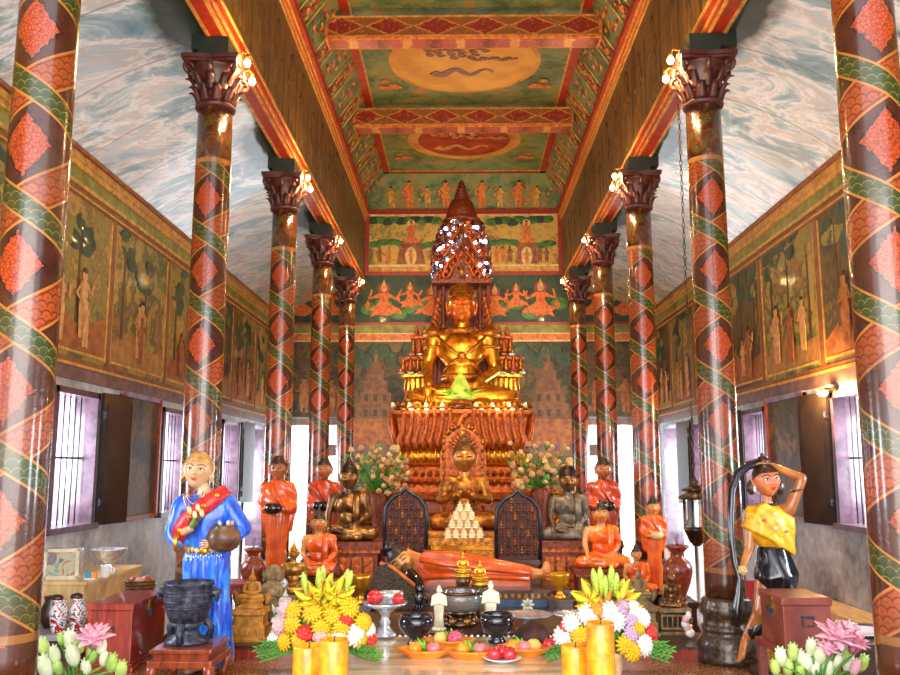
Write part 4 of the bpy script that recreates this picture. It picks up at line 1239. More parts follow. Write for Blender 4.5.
# ------------------------------------------------------------------ middle buddha, stele, crowd of small figures
Yb = 10.6
zb_ = za(531, Yb-.3)
plinth('carved_pedestal', 'wide gilded carved pedestal under the teaching buddha', .05, Yb, DZ0, zb_, 1.02, .8, antique, m2=copper)
seated('seated_buddha', 'golden brown seated buddha with raised teaching hands, below the throne', (.03, Yb+.02, zb_), 1.04, bronze2, antique, M('brown_curls', '4a2c14', '7a4a20', .4, .5, 0, 50, .6), 'knob', 'teach', headS=.195, robed='both', bareskin=M('golden_brown', '8a4f1a', 'd08a3a', .35, .5), lips=copper)
st = MB(); x0, z0 = XZ(440, 530, Yb+.45); x1, z1 = XZ(486, 447, Yb+.45)
xm = (x0+x1)/2; hw = (x1-x0)/2
st.prism([(-hw, 0), (hw, 0), (hw, z1-DZ0-.1), (hw*.85, z1-DZ0+.08), (hw*.4, z1-DZ0+.2), (0, z1-DZ0+.26), (-hw*.4, z1-DZ0+.2), (-hw*.85, z1-DZ0+.08), (-hw, z1-DZ0-.1)], -.05, .05, copper)
for q in range(12):
    for e in (-1, 1): st.ell((e*hw*.85, -.06, .6+q*.1), (.025, .02, .04), antique, 8, 6)
st.ell((0, -.06, z1-DZ0+.12), (.1, .03, .1), antique, 14, 8)
for q in range(10): st.leaf((0, -.06, z1-DZ0-.0), (.2*math.cos(q*PI/9), -.08, z1-DZ0+.0+.2*math.sin(q*PI/9)), .03, copper, .1)
o = st.build('stele', loc=(xm, Yb+.5, DZ0)); tag(o, 'tall carved reddish brown stele behind the teaching buddha', 'stele')
# pyramid of tiny pale figures
zf = za(537, 9.95)
plinth('low_carved_stand', 'low golden stand in front of the teaching buddha carrying small pale figures', .04, 9.98, DZ0, zf, .84, .34, antique, m2=gold)
def small_buddha(H, m, m2=None, vox=.03):
    """small one piece seated figure on a lotus base, height H"""
    b = MB(); S = 1.0
    b.ell((0, .02, .33), (.17, .13, .1), m, 12, 8); b.ell((0, .02, .5), (.14, .1, .17), m, 12, 8); b.cap((-.13, .02, .6), .06, (.13, .02, .6), .06, m, 8)
    for sx in (-1, 1):
        b.cap((sx*.17, .02, .59), .05, (sx*.21, 0, .42), .04, m, 8); b.cap((sx*.21, 0, .42), .04, (sx*.03, -.14, .36), .03, m, 8)
        b.cap((sx*.08, 0, .3), .08, (sx*.27, -.1, .28), .06, m, 8); b.cap((sx*.27, -.1, .28), .055, (-sx*.05, -.17, .27), .04, m, 8)
    b.ell((0, 0, .74), (.075, .08, .095), m, 14, 10); b.ell((0, -.078, .735), (.015, .018, .03), m, 8, 6); b.ell((0, .01, .83), (.05, .05, .05), m, 10, 6)
    for sx in (-1, 1): b.ell((sx*.078, .0, .72), (.015, .02, .05), m, 8, 6); b.ell((sx*.03, -.072, .75), (.018, .01, .008), m, 6, 4)
    b.ell((0, -.07, .7), (.03, .012, .01), m, 8, 4)
    b.lathe([(.045, .86), (.03, .9), (.012, .95), (.002, 1.0)], m, c=(0, .01, 0), seg=10)
    q = m2 or m
    b.lathe([(.33, 0), (.34, .03), (.29, .06), (.27, .1), (.3, .14), (.33, .19), (.33, .22), (.28, .23)], q, seg=28, sy=.75, fn=lambda a, z, r: 1+.04*abs(math.cos(8*a)))
    k = MB(); k.M = Matrix.Scale(H, 4); k.add(b.v, b.f, m); 
    for i, f in enumerate(b.f): k.fm[i] = k.mi(b.mats[b.fm[i]])
    return k
def standing_small(H, m):
    b = MB(); b.M = Matrix.Scale(H, 4)
    b.lathe([(.16, 0), (.17, .04), (.13, .07)], m, seg=20)
    b.loft([(0, 0, .06, .12, .09), (0, 0, .3, .1, .08), (0, 0, .5, .12, .085), (0, 0, .62, .13, .08), (0, 0, .74, .15, .075), (0, 0, .8, .1, .06), (0, 0, .83, .04, .04)], m, 18)
    for sx in (-1, 1): b.cap((sx*.13, 0, .74), .04, (sx*.16, 0, .56), .035, m, 8); b.cap((sx*.16, 0, .56), .035, (sx*.03, -.11, .6), .028, m, 8)
    b.ell((0, 0, .89), (.06, .065, .08), m, 14, 10); b.ell((0, -.06, .885), (.012, .015, .025), m, 6, 5); b.ell((0, .01, .96), (.035, .035, .04), m, 8, 6)
    return b
pr0 = None; n = 0
for row, (cnt, zz, yy) in enumerate(((5, 0, 9.86), (4, .1, 9.95), (3, .19, 10.04), (2, .28, 10.1))):
    if row: 
        b = MB(); w = (.5, .42, .34, .25)[row]; b.bb(-w/2, w/2, -.045, .045, 0, zz, antique); o = b.build('figure_step', loc=(.02, yy, zf)); tag(o, 'gilded step number'.replace(' number', '')+' of the pyramid of tiny pale figures, '+('lowest', 'lowest', 'middle', 'highest')[row], 'step')
    for k in range(cnt):
        x = .02+(k-(cnt-1)/2)*.09
        pos = (x, yy, zf+zz)
        L = 'one of the tiny pale seated figures massed in front of the teaching buddha'
        if pr0 is None:
            pr0 = small_buddha(.125, ivory).build('small_figure', loc=pos); tag(pr0, L, 'figurine', 'tiny pale figures before the teaching buddha')
        else:
            c = pr0.copy(); COL.objects.link(c); c.location = pos
# two dark plaques covered in rows of tiny buddhas
lacq = M('dark_plaque', '240c08', '5a2414', .65, 0, 0, 30, .5)
for (xa, xb, ya, yb, sn) in ((384, 427, 488, 556, 'left'), (496, 540, 490, 559, 'right')):
    Yp = 9.75; x0, z0 = XZ(xa, yb, Yp); x1, z1 = XZ(xb, ya, Yp); hw = (x1-x0)/2; H = z1-z0
    t = thing('relief_plaque', 'dark arched plaque with rows of tiny buddhas, %s of the teaching buddha' % sn, 'plaque', ((x0+x1)/2, Yp, z0), 0, 'arched relief plaques')
    arch = [(-hw*.96, 0), (hw*.96, 0), (hw, H*.55), (hw*.92, H*.74), (hw*.6, H*.87), (hw*.25, H*.92), (0, H), (-hw*.25, H*.92), (-hw*.6, H*.87), (-hw*.92, H*.74), (-hw, H*.55)]
    b = MB(); b.prism([(x*.95, z*.98) for x, z in arch], -.002, .05, lacq)
    for r_ in range(7):
        nn = 6 if r_ < 5 else (5 if r_ == 5 else 3)
        for k in range(nn):
            x = (k-(nn-1)/2)*hw*.3; z = H*(.06+.122*r_); m_ = lacq if (k+r_) % 3 else M('plaque_gilt', '5a2a10', '9a5a24', .4, .5)
            b.ell((x, -.01, z+.02), (.028, .02, .016), m_, 8, 5); b.ell((x, -.01, z+.05), (.018, .018, .028), m_, 8, 5); b.ell((x, -.015, z+.085), (.012, .012, .014), m_, 8, 5)
    b.build('relief_panel', t)
    b = MB(); b.tube([(x, -.005, z) for x, z in arch[1:]]+[(-hw*.96, -.005, 0)], .022, M('plaque_frame', '18161c', '34343e', .35, .3, .1, 20, .4), 8)
    b.build('frame', t)
    plinth('plaque_stand', 'dark wooden stand under the %s arched plaque' % sn, (x0+x1)/2, Yp+.03, DZ0, z0, hw*2-.04, .26, wooddark, m2=copper2)

# ------------------------------------------------------------------ statues left and right
def place(px, py, Y): x, z = XZ(px, py, Y); return x, z
def put_seated(px, base, topy, Y, label, ped, pedlabel, *a, dy=0, pw=1.0, pm=None, pm2=None, **k):
    x, z = place(px, base, Y); tz = W(px, topy, Y).z
    S = (tz-z)*k.pop('hf', .97)
    seated('seated_buddha', label, (x, Y, z), S, *a, **k)
    if ped: plinth('statue_pedestal', pedlabel, x, Y-.02, DZ0, z, S*pw, S*.62, pm or wooddark, m2=pm2)
    return x, z, S
put_seated(348, 540, 466, 10.0, 'dark bronze seated buddha with tall pointed crown, left of the altar', 1, 'dark red carved pedestal under the dark bronze buddha on the left', bronze, bronze2, M('blackened_bronze', '120d09', '34261a', .4, .6, 0, 30, .4), 'cone', 'touch', pm=copper2, pm2=copper, bareskin=bronze, facem=bronze2, headS=.17, pw=1.02, brow=bronze, hf=1.0)
put_seated(569, 539, 470, 10.0, 'grey bronze seated buddha with tiered crown, right of the altar', 1, 'dark red carved pedestal under the grey bronze buddha on the right', greybronze, M('dull_grey_robe', '40382e', '7c7262', .5, .3, 0, 14, .2), M('blackened_bronze'), 'tier', 'touch', pm=copper2, pm2=copper, bareskin=greybronze, facem=bronze2, headS=.175, brow=bronze, pw=1.02, hf=1.0)
put_seated(318, 575, 514, 9.3, 'orange robed seated buddha on the left, in front of the dark bronze buddha', 1, 'brown pedestal under the orange robed buddha on the left', skinor, orange, hairdk, 'flame', 'meditate', lips=lipred, brow=hairdk, pw=.95, hf=1.0)
x, z, S = put_seated(602, 567, 505, 9.3, 'larger bright orange robed seated buddha on the right side', 1, 'carved red box pedestal under the larger orange robed buddha', skinor, orangeB, hairdk, 'flame', 'touch', lips=lipred, brow=hairdk, pm=copper2, pm2=copper, pw=1.0, hf=1.0)
put_seated(637, 592, 548, 8.7, 'smaller bright orange seated buddha, lower right beside the standing monk', 1, 'black lacquer stand under the smaller orange buddha', skinor, orangeB, hairdk, 'flame', 'meditate', lips=lipred, brow=hairdk, pm=blacklac, pw=1.0, hf=1.0)
def clock(th, S):
    b = MB(); b.M = Matrix.Scale(S, 4) @ Matrix.Translation((-.17, -.31, .24)) @ Matrix.Rotation(PI/2, 4, 'X')
    b.lathe([(.1, 0), (.11, .01), (.11, .03), (.095, .035), (.09, .03), (.001, .03)], silver, seg=28)
    b.lathe([(.088, .031), (.085, .034), (.001, .034)], white, seg=28)
    b.bb(-.006, .006, 0, .06, .034, .038, blackeye); b.bb(0, .05, -.006, .006, .034, .038, blackeye); b.build('round_clock', th)
put_seated(293, 593, 547, 7.9, 'small golden seated buddha with a round clock in its lap', 1, 'square beige stone pedestal under the small golden buddha', M('old_gold', '7a4a16', 'c08a34', .35, .6), None, gold, 'flame', 'meditate', bareskin=M('old_gold'), pm=stone, pw=.95, extra=clock, hf=1.0)
put_seated(337, 606, 566, 8.3, 'dark red lacquered small seated buddha between gold bowl and flowers on the left', 1, 'low dark stand under the small dark red buddha', copper2, None, copper2, 'flame', 'meditate', bareskin=copper2, pw=.9, hf=1.0)
x, z, S = put_seated(672, 607, 573, 7.55, 'bronze seated buddha on a carved pedestal at the right end of the dais', 1, 'carved dark pedestal under the bronze buddha at the right end', bronze2, None, bronze2, 'knob', 'touch', bareskin=bronze2, pm=stone, pm2=bronze, pw=.98, hf=1.0)
def put_standing(px, base, topy, Y, label, *a, **k):
    x, z = place(px, base, Y); H = W(px, topy, Y).z-z
    return standing('standing_monk', label, (x, Y, z), H, *a, **k), x, z, H
_, xa, za1, _ = put_standing(275, 591, 456, 9.0, 'tall standing monk statue in orange robe holding a black bowl, on the left', skinbr, orange, hairdk, lips=copper, narrow=.92)
b = MB(); b.bb(xa-.2, xa+.2, 8.8, 9.2, DZ0, za1, wooddark)
for k in range(6): b.bb(xa-.19+.063*k+.01, xa-.19+.063*k+.05, 8.79, 8.8, DZ0+.03, za1-.03, copper2)
tag(b.build('wooden_pedestal'), 'dark wooden block under the tall standing monk on the left', 'pedestal')
for px, sn, m_ in ((322, 'left', redrobe), (606, 'right', redrobe)):
    Y = 10.75; _, x, z, H = put_standing(px, 582, 458, Y, 'dark red robed standing monk half hidden behind the seated buddhas on the %s' % sn, skinbr, m_, hairdk, lips=copper)
    plinth('statue_pedestal', 'pedestal under the half hidden dark red monk on the %s' % sn, x, Y, DZ0, z, .5, .4, copper2)
_, x, z, H = put_standing(656, 594, 497, 8.9, 'slender standing monk in bright orange robe with pointed crown, on the right', skinor, orangeB, hairdk, top='flame', lips=lipred, narrow=.85, bowlm=M('pale_gold_fruit', 'b8a058', 'ecdca0', .4))
b = MB(); b.bb(x-.22, x+.3, 8.72, 9.15, z-.04, z, blacklac)
for sx in (-1, 1):
    for yy in (8.77, 9.09): b.lathe([(.03, DZ0), (.02, DZ0+.03), (.03, z-.08), (.03, z-.04)], blacklac, c=(x+.04+sx*.22, yy, 0), seg=10)
for k in range(11): b.ell((x-.2+.048*k, 8.715, z-.055), (.02, .008, .03), silver, 8, 5)
tag(b.build('lacquer_table'), 'small black lacquer table with beaded silver fringe under the slender monk', 'table')
# carved vases
vase_red = M('carved_red_vase', '5a1c10', 'a04424', .28, .05, .5, 30, .7)
def vase(H, m=vase_red):
    b = MB(); b.M = Matrix.Scale(H, 4)
    b.lathe([(.14, 0), (.16, .03), (.13, .07), (.15, .12), (.22, .3), (.27, .5), (.27, .6), (.22, .7), (.13, .77), (.12, .86), (.19, .94), (.22, .97), (.2, 1.0), (.16, 1.0), (.1, .9)], m, seg=40, fn=lambda a, z, r: 1+(.02*math.sin(9*a+z*30)*math.cos(z*40) if .1 < z/1 < .75 else 0))
    b.tube([(.2*math.cos(a*PI/12), .2*math.sin(a*PI/12), .965) for a in range(24)], .02, m, 6, closed=True)
    return b
for px, base, top, Y, sn in ((252, 593, 548, 8.6, 'left'), (679, 600, 545, 8.3, 'right')):
    x, z = place(px, base, Y); H = W(px, top, Y).z-z
    t = thing('carved_vase', 'tall carved dark red vase on the %s of the altar' % sn, 'vase', (x, Y, z)); vase(H).build('vase_body', t)
    b = MB()
    for q in range(5): b.tube([(0, 0, H*.9), (.01*q-.02, .01*(q % 2), H*1.15+.01*q)], .002, wooddark, 5)
    b.build('incense_sticks', t)
    plinth('vase_stand', 'wooden stand under the %s carved vase' % sn, x, Y, 0 if abs(x) > 1.9 else DZ0, z, .3, .3, wooddark)
# ------------------------------------------------------------------ reclining buddha
Yr = 8.6; zr = za(588, 8.35)
b = MB(); b.bb(-.95, 1.0, 8.2, 9.15, DZ0, zr, wooddark)
for k in range(32): b.bb(-.93+.06*k, -.9+.06*k, 8.19, 8.2, zr-.07, zr-.03, antique)
for zz in (.2, .27): b.bb(-.96, 1.01, 8.18, 8.22, zz-.01, zz+.01, copper2)
b.bb(.28, 1.01, 8.17, 8.2, .2, zr-.08, M('blue_cloth_panel', '28405c', '4a6c8c', .5))
tag(b.build('long_platform'), 'long dark carved platform with blue panel under the reclining buddha', 'platform')
t = thing('reclining_buddha', 'reclining buddha in orange robe lying along the front platform', 'statue', (0, Yr, zr))
b = MB(); m = skinor
def rx(px): return W(px, 565, Yr).x
hx = rx(401); 
b.cap((rx(420), -.02, .2), .1, (rx(450), 0, .16), .14, m); b.cap((rx(450), 0, .16), .14, (rx(490), .02, .13), .12, m); b.cap((rx(490), .02, .13), .12, (rx(530), .02, .1), .07, m)
b.cap((rx(530), .02, .1), .06, (rx(545), 0, .1), .045, m); b.ell((rx(546), -.02, .13), (.04, .05, .1), m)
b.cap((rx(421), -.04, .22), .07, (rx(407), -.1, .3), .05, m)
src = fuse(b, .014); o_ = MB(); o_.add(src[0], src[1], m)
rt = Matrix.Rotation(R(-38), 3, 'Y') @ Matrix.Rotation(R(8), 3, 'X')
head(o_, (hx, -.1, W(401, 560, Yr-.1).z-zr), .145, M('amber_face', 'b06a34', 'dc9a58', .3, 0, .4), rt, lips=copper, brow=hairdk)
for q in range(3): o_.tube([(rx(545)-.0, -.08, .06+.035*q), (rx(549), -.1, .06+.035*q)], .012, m, 6)
o_.build('body', t)
b = MB(); hair_cap(b, (hx, -.1, W(401, 560, Yr-.1).z-zr), .145, hairdk, 'knob', rt); b.build('hair', t)
def off(p): return .014+.008*math.sin(55*p.z+12*p.x)
rv, rf = shell(src, lambda c: rx(424) < c.x < rx(531), off); b = MB(); b.add(rv, rf, orange)
b.prism([(rx(418), 0), (rx(529), 0), (rx(529), .15), (rx(500), .2), (rx(470), .24), (rx(440), .3), (rx(424), .32), (rx(417), .24)], -.12, .1, orange)
b.tube([(rx(420), -.13, .25), (rx(445), -.13, .2), (rx(480), -.13, .17), (rx(528), -.13, .12)], [.03, .035, .03, .02], orange, 8)
b.tube([(rx(418), -.13, .08), (rx(460), -.13, .1), (rx(528), -.13, .07)], [.03, .03, .025], orange, 8)
b.build('robe', t)
# dark lacquered arm hanging over the bolster
b = MB(); p = [W(406, 568, 8.35), W(413, 576, 8.2), W(419, 583, 8.05), W(420, 592, 7.95)]
p = [q-Vector((0, Yr, zr)) for q in p]
b.tube(p, [.055, .065, .05, .032], blacklac, 12); hand(b, p[3], (-.12, -.1, -1), (0, 1, 0), .2, blacklac, .1, .2); b.build('dark_arm', t)
# bolster wedge
b = MB(); pts = [W(372, 588, 8.2), W(377, 567, 8.2), W(388, 561, 8.2), W(424, 589, 8.2), W(424, 606, 8.2), W(372, 606, 8.2)]
b.prism([(q.x, q.z) for q in pts][::-1], 8.02, 8.19, M('woven_brown_cloth', '2a2018', '5c4a38', .8, 0, 0, 60, .5)); b.tube([W(380, 563, 8.05), W(392, 567, 8.03), W(420, 590, 8.01)], .018, paintor, 8)
o = b.build('bolster', recalc=True); tag(o, 'dark woven wedge cushion with orange piping below the reclining head', 'cushion')
b = MB(); zq = min(q.z for q in pts); b.bb(-.92, 1.0, 7.75, 8.16, DZ0, zq, wooddark)
for k in range(24): b.bb(-.9+.078*k, -.86+.078*k, 7.74, 7.75, DZ0+.02, zq-.02, copper2)
tag(b.build('lower_platform'), 'lower dark platform step in front of the reclining buddha', 'platform')
# ------------------------------------------------------------------ small stone statues on the dais ends
def one(mb, name, label, cat, loc, group=None, rz=0):
    o = mb.build(name, loc=loc, rz=rz); return tag(o, label, cat, group)
def pagoda_buddha(H, m):
    b = small_buddha(H*.56, m); b2 = MB(); K = H
    b2.M = Matrix.Scale(K, 4)
    tiers(b2, [(.26, 0), (.27, .04), (.24, .06), (.24, .2), (.21, .22), (.21, .34), (.24, .37), (.22, .44)], m, (0, 0, 0), .12)
    for k in range(5): b2.ell((-.16+.08*k, -.24, .13), (.03, .02, .06), m, 8, 6)
    b2.M = Matrix.Translation((0, 0, H*.44)); b2.add(b.v, b.f, m)
    b2.M = Matrix.Scale(K, 4)
    for sx in (-1, 1): b2.leaf((sx*.2, .04, .46), (sx*.26, .0, .68), .05, m)
    return b2
x, z = place(249, 647, 7.2)
one(pagoda_buddha(.56, stoneY), 'stone_buddha', 'yellowish stone buddha on a tall tiered base at the left end of the dais', 'figurine', (x, 7.24, DZ0))
b = small_buddha(.3, stone); one(b, 'stone_buddha', 'small mossy brown stone figure left of the yellowish stone buddha', 'figurine', (place(233, 647, 7.3)[0], 7.42, DZ0))
b = standing_small(.5, stone); b.M = Matrix(); b.ell((0, .02, .46), (.075, .03, .085), stone, 16, 10); b.ell((0, -.035, .3), (.035, .015, .045), M('pink_stone_patch', '947c60', 'b49a7c', .7), 12, 8)
for sx_ in (-1, 1): b.leaf((sx_*.05, .02, .4), (sx_*.09, .02, .5), .03, stone)
one(b, 'stone_bust', 'weathered brown stone figure with broad headdress behind the yellow and white stone buddhas', 'figurine', (place(268, 640, 7.5)[0], 7.62, DZ0))
x, z = place(284, 647, 7.2)
one(pagoda_buddha(.41, stoneW), 'stone_buddha', 'small pale grey stone buddha on a stepped base beside the left bouquet', 'figurine', (x, 7.2, DZ0))
one(pagoda_buddha(.56, stone), 'stone_buddha', 'slender grey green stone buddha on stepped base right of the right bouquet', 'figurine', (place(640, 642, 7.45)[0], 7.45, DZ0))
one(small_buddha(.2, stone), 'stone_buddha', 'tiny stone figure beside the red box pedestal on the right', 'figurine', (place(588, 600, 8.2)[0], 8.6, DZ0+.0))
one(small_buddha(.24, antique), 'gilded_figurine', 'small dark gold figure behind the bronze buddha at the right end', 'figurine', (place(691, 625, 7.6)[0], 7.85, DZ0))
# ------------------------------------------------------------------ low altar tables in front
T1 = .36
tx0, tx1 = W(352, 640, 5.9).x, W(572, 640, 5.9).x
b = MB(); tt = M('polished_cream_top', 'b0906a', 'ecdcbc', .12, 0, .5, 3, .05, stretch=(.5, 3, 1))
b.bb(tx0-.05, tx1+.02, 4.7, 5.98, T1-.04, T1, tt)
tb = thing('offering_table', 'low polished cream and tan table carrying the fruit offerings in front', 'table', (0, 0, 0)); b.build('tabletop', tb, bevel=.008)
b = MB(); b.bb(tx0, tx1-.02, 4.78, 5.92, T1-.14, T1-.04, woodlight); b.build('apron', tb)
for xx in (tx0+.05, tx1-.08):
    for yy in (4.83, 5.87): b = MB(); b.lathe([(.03, 0), (.04, .05), (.03, .12), (.04, T1-.14)], woodlight, c=(xx, yy, 0), seg=12); b.build('leg', tb)
T2 = .37
b = MB(); sb = thing('silver_tray_table', 'low dark shelf with silver edging behind the offering table', 'table', (0, 0, 0))
b.bb(tx0-.1, 1.0, 6.05, 6.9, T2-.04, T2, wooddark); b.build('tabletop', sb)
b = MB()
for k in range(46): b.ell((tx0-.1+(1.1-tx0)*k/45, 6.045, T2-.03), (.018, .008, .022), silver, 8, 5)
b.build('silver_edging', sb)
for xx in (tx0, .93):
    for yy in (6.1, 6.85): b = MB(); b.bb(xx-.03, xx+.03, yy-.03, yy+.03, 0, T2-.04, wooddark); b.build('leg', sb)
def on(px, py, z):
    r = ray(px, py); t = (z-EYE)/r.z; return (r.x*t, r.y*t)
def put(mb, name, label, cat, px, py, z, group=None):
    x, y = on(px, py, z); return one(mb, name, label, cat, (x, y, z), group)
def footed(R_, H, m, seg=32, flut=0):
    b = MB(); fn = (lambda a, z, r: 1+flut*abs(math.cos(8*a))*(1 if z > H*.75 else 0)) if flut else None
    b.lathe([(R_*.5, 0), (R_*.52, H*.06), (R_*.35, H*.14), (R_*.2, H*.3), (R_*.26, H*.42), (R_*.16, H*.52), (R_*.22, H*.66), (R_*.5, H*.8), (R_*.95, H*.93), (R_, H), (R_*.93, H*.97), (R_*.1, H*.86)], m, seg=seg, fn=fn)
    return b
# black bowls
bowlp = [(.055, 0), (.06, .01), (.045, .03), (.04, .045), (.085, .075), (.108, .115), (.112, .15), (.1, .185), (.092, .185), (.1, .15), (.07, .09), (.002, .07)]
dkb = M('dark_glazed_bowl', '0e0e16', '24222e', .12, .1, .6, 5, .03)
for px, py, L in ((416, 645, 'dark glazed footed bowl left of the glass censer'), (497, 643, 'dark glazed bowl right of the glass censer')):
    b = MB(); b.lathe(bowlp, dkb, seg=36); o = put(b, 'footed_bowl', L, 'bowl', px, py, T1)
# censer (glass bowl on bronze feet)
x, y = on(460, 634, T2); cz = thing('censer', 'large glass and bronze bowl on a carved foot in the centre of the front table', 'bowl', (x, 6.35, T2))
b = MB(); b.lathe([(.11, -.0), (.12, .02), (.07, .04), (.06, .06), (.1, .085), (.12, .095)], bronze, seg=28)
for k in range(6): a = PI*k/3; b.ell((.1*math.cos(a), .1*math.sin(a), .035), (.03, .03, .035), bronze2, 10, 6)
b.build('carved_foot', cz)
b = MB(); b.lathe([(.06, .095), (.14, .11), (.178, .16), (.172, .215), (.158, .235), (.152, .23), (.165, .19), (.13, .12), (.002, .11)], glassm, seg=36); b.build('glass_bowl', cz)
b = MB(); b.lathe([(.002, .115), (.12, .128), (.15, .155), (.155, .195), (.002, .198)], M('brown_ash', '5a2c18', '8a5030', .8), seg=28, cap=False); b.build('ash_fill', cz)
b = MB(); b.tube([(.165*math.cos(a*PI/16), .165*math.sin(a*PI/16), .232) for a in range(32)], .012, bronze, 8, closed=True); b.build('rim', cz)
for q in range(7):
    pass
# small figures by the censer
put(standing_small(.3, ivory), 'ivory_figurine', 'small pale standing figurine left of the glass censer', 'figurine', 439, 630, T2)
o = put(standing_small(.33, ivory), 'ivory_figurine', 'pale translucent standing figurine right of the glass censer', 'figurine', 491, 630, T2)
for px, h, L in ((463, .46, 'tiny golden seated buddha above the rim of the glass censer'), (480, .4, 'tiny golden figure right of the one behind the censer')):
    b = MB(); b.M = Matrix.Scale(1, 4); b.lathe([(.07, 0), (.075, .03), (.05, .06), (.05, h-.22), (.07, h-.17)], bronze, seg=18); s_ = small_buddha(.19, gold2); b.M = Matrix.Translation((0, 0, h-.17)); b.add(s_.v, s_.f, gold2)
    one(b, 'gilded_figurine', L, 'figurine', (W(px, 600, 6.72).x, 6.72, T2))
# silver stand with red offerings, with a dish below
o = put(footed(.15, .22, silver), 'silver_stand', 'tall silver footed stand holding red offerings on the left', 'stand', 385, 636, T2)
sx_, sy_ = o.location.x, o.location.y
b = MB(); b.lathe([(.03, 0), (.07, .02), (.085, .06), (.09, .085), (.08, .085), (.07, .06), (.01, .02)], silver, seg=28)
one(b, 'silver_bowl', 'small silver bowl behind the red offerings on the tall silver stand', 'bowl', (sx_+.03, sy_+.03, T2+.195))
redf = M('red_fruit', 'b8141c', 'e8403c', .25, 0, .3, 9, .05)
for dx, s_, L in ((-.07, .045, 'round red offering on the left of the tall silver stand'), (.085, .035, 'flat red offering on the right of the tall silver stand')):
    b = MB(); b.ell((0, 0, s_), (s_*1.15, s_, s_), redf, 18, 12, fn=lambda p: p*(1+.08*math.cos(5*math.atan2(p.y, p.x))))
    one(b, 'red_offering', L, 'offering', (sx_+dx, sy_-.05, T2+.21))
for px, py, r_, h, L in ((352, 638, .13, .12, 'wide silver tray on foot at the left end behind the bouquet'), (528, 630, .17, .11, 'large fluted silver tray on foot on the right of the front shelf'), (505, 633, .07, .12, 'small silver goblet between the dark bowl and brown dome'), (572, 638, .12, .16, 'silver stand behind the red apples on the right')):
    put(footed(r_, h, silver, flut=.06), 'silver_tray', L, 'tray', px, py, T2 if py < 640 else T2)
b = MB(); b.lathe([(.11, 0), (.118, .02), (.1, .07), (.07, .1), (.03, .118), (.01, .13), (.002, .135)], M('dark_brown_dome', '28100c', '4a2018', .6, 0, 0, 12, .3), seg=28)
x, y = on(532, 640, T1); one(b, 'brown_dome', 'dark brown dome shaped cover on the table right of the dark bowl', 'cover', (x, 5.85, T1))
# gold footed bowls
for px, base, top, Y, sn in ((360, 603, 575, 7.9, 'left of the reclining buddha'), (560, 598, 573, 8.0, 'right of the reclining buddha')):
    x, z = place(px, base, Y); H = W(px, top, Y).z-z
    b = MB(); b.M = Matrix.Scale(H, 4); b.lathe([(.24, 0), (.26, .05), (.16, .14), (.12, .28), (.16, .4), (.3, .5), (.38, .64), (.4, .9), (.43, 1.0), (.4, 1), (.34, .7), (.01, .5)], gold2 if 'left' in sn else M('yellow_gold_bowl', 'd08a10', 'f8b428', .25, .5), seg=32)
    one(b, 'gold_offering_bowl', 'footed gold offering bowl standing '+sn, 'bowl', (x, Y, z))
    plinth('bowl_stand', 'dark block stand under the gold bowl '+sn, x, Y, zq if abs(x) < .9 and Y < 8.19 else DZ0, z, .24, .2, wooddark)
# white flower on the platform
b = MB(); pet = M('white_petal', 'dcdcd0', 'f6f6f0', .5)
for k in range(8): a = PI*k/4; b.leaf((0, -.005, 0), (.06*math.cos(a), -.03, .06*math.sin(a)), .022, pet, .05)
b.ell((0, -.02, 0), (.018, .012, .018), M('green_flower_eye', '7a9a20', 'a8c030', .5), 10, 6); b.M = Matrix()
b.tube([(0, 0, -.07), (0, .0, 0)], .006, lf, 6)
x, z = place(527, 597, 7.9); one(b, 'white_flower', 'single white flower lying on the dark platform right of centre', 'flower', (x, 7.85, zq+.07))
# fruit in orange paper trays and plates
paper = M('orange_paper_tray', 'c86410', 'f09428', .5, 0, .1, 5, .05)
def tray(b): b.lathe([(.1, 0), (.105, .005), (.14, .035), (.155, .05), (.15, .052), (.13, .035), (.095, .012), (.002, .01)], paper, seg=32, fn=lambda a, z, r: 1+.03*math.cos(14*a)+(.12*abs(math.cos(a))**6 if z > .03 else 0), sy=.72)
def plate(b): b.lathe([(.05, 0), (.055, .004), (.1, .02), (.115, .028), (.11, .03), (.05, .01), (.002, .009)], white, seg=32)
FR = {'apple': (M('red_apple', 'a81424', 'e83a44', .2, 0, .4, 5, .03), .042), 'orange': (M('orange_peel', 'e07808', 'f8a020', .4, 0, .1, 60, .1), .042), 'pink': (M('pink_fruit', 'd04a58', 'f09890', .3, 0, .2, 7, .05), .04), 'dragon': (M('dragonfruit_skin', 'c8305c', 'f06890', .4, 0, .1, 12, .2), .048), 'pear': (M('yellow_pear', 'd0a040', 'f0d078', .4), .044)}
def fruit(kind, x, y, z, L):
    m, r_ = FR[kind]; b = MB()
    def fn(p):
        k = 1-.16*math.exp(-((p.x**2+p.y**2)/.08)) if p.z > 0 else 1-.08*math.exp(-((p.x**2+p.y**2)/.1))
        return Vector((p.x, p.y, p.z*k*(.92 if kind == 'apple' else 1)))
    t = thing({'pink': 'pink_fruit', 'dragon': 'dragonfruit'}.get(kind, kind), L, 'fruit', (x, y, z), rnd.random()*6)
    b.ell((0, 0, r_*.88), (r_, r_, r_), m, 20, 14, fn=fn); b.build('flesh', t)
    s = MB()
    if kind == 'dragon':
        for k in range(14):
            a = k*2.4; zz = r_*(.3+.1*k); rr = r_*math.sqrt(max(.05, 1-((zz-r_*.88)/r_)**2))
            s.leaf((rr*.9*math.cos(a), rr*.9*math.sin(a), zz), (rr*1.35*math.cos(a), rr*1.35*math.sin(a), zz+.025), .009, lf if k % 2 else m, .1, nrm=(0, 0, 1))
        s.build('scales', t)
    else:
        s.tube([(0, 0, r_*1.6), (.003, 0, r_*1.95)], .0025, wooddark, 6); s.build('stem', t)
    return t
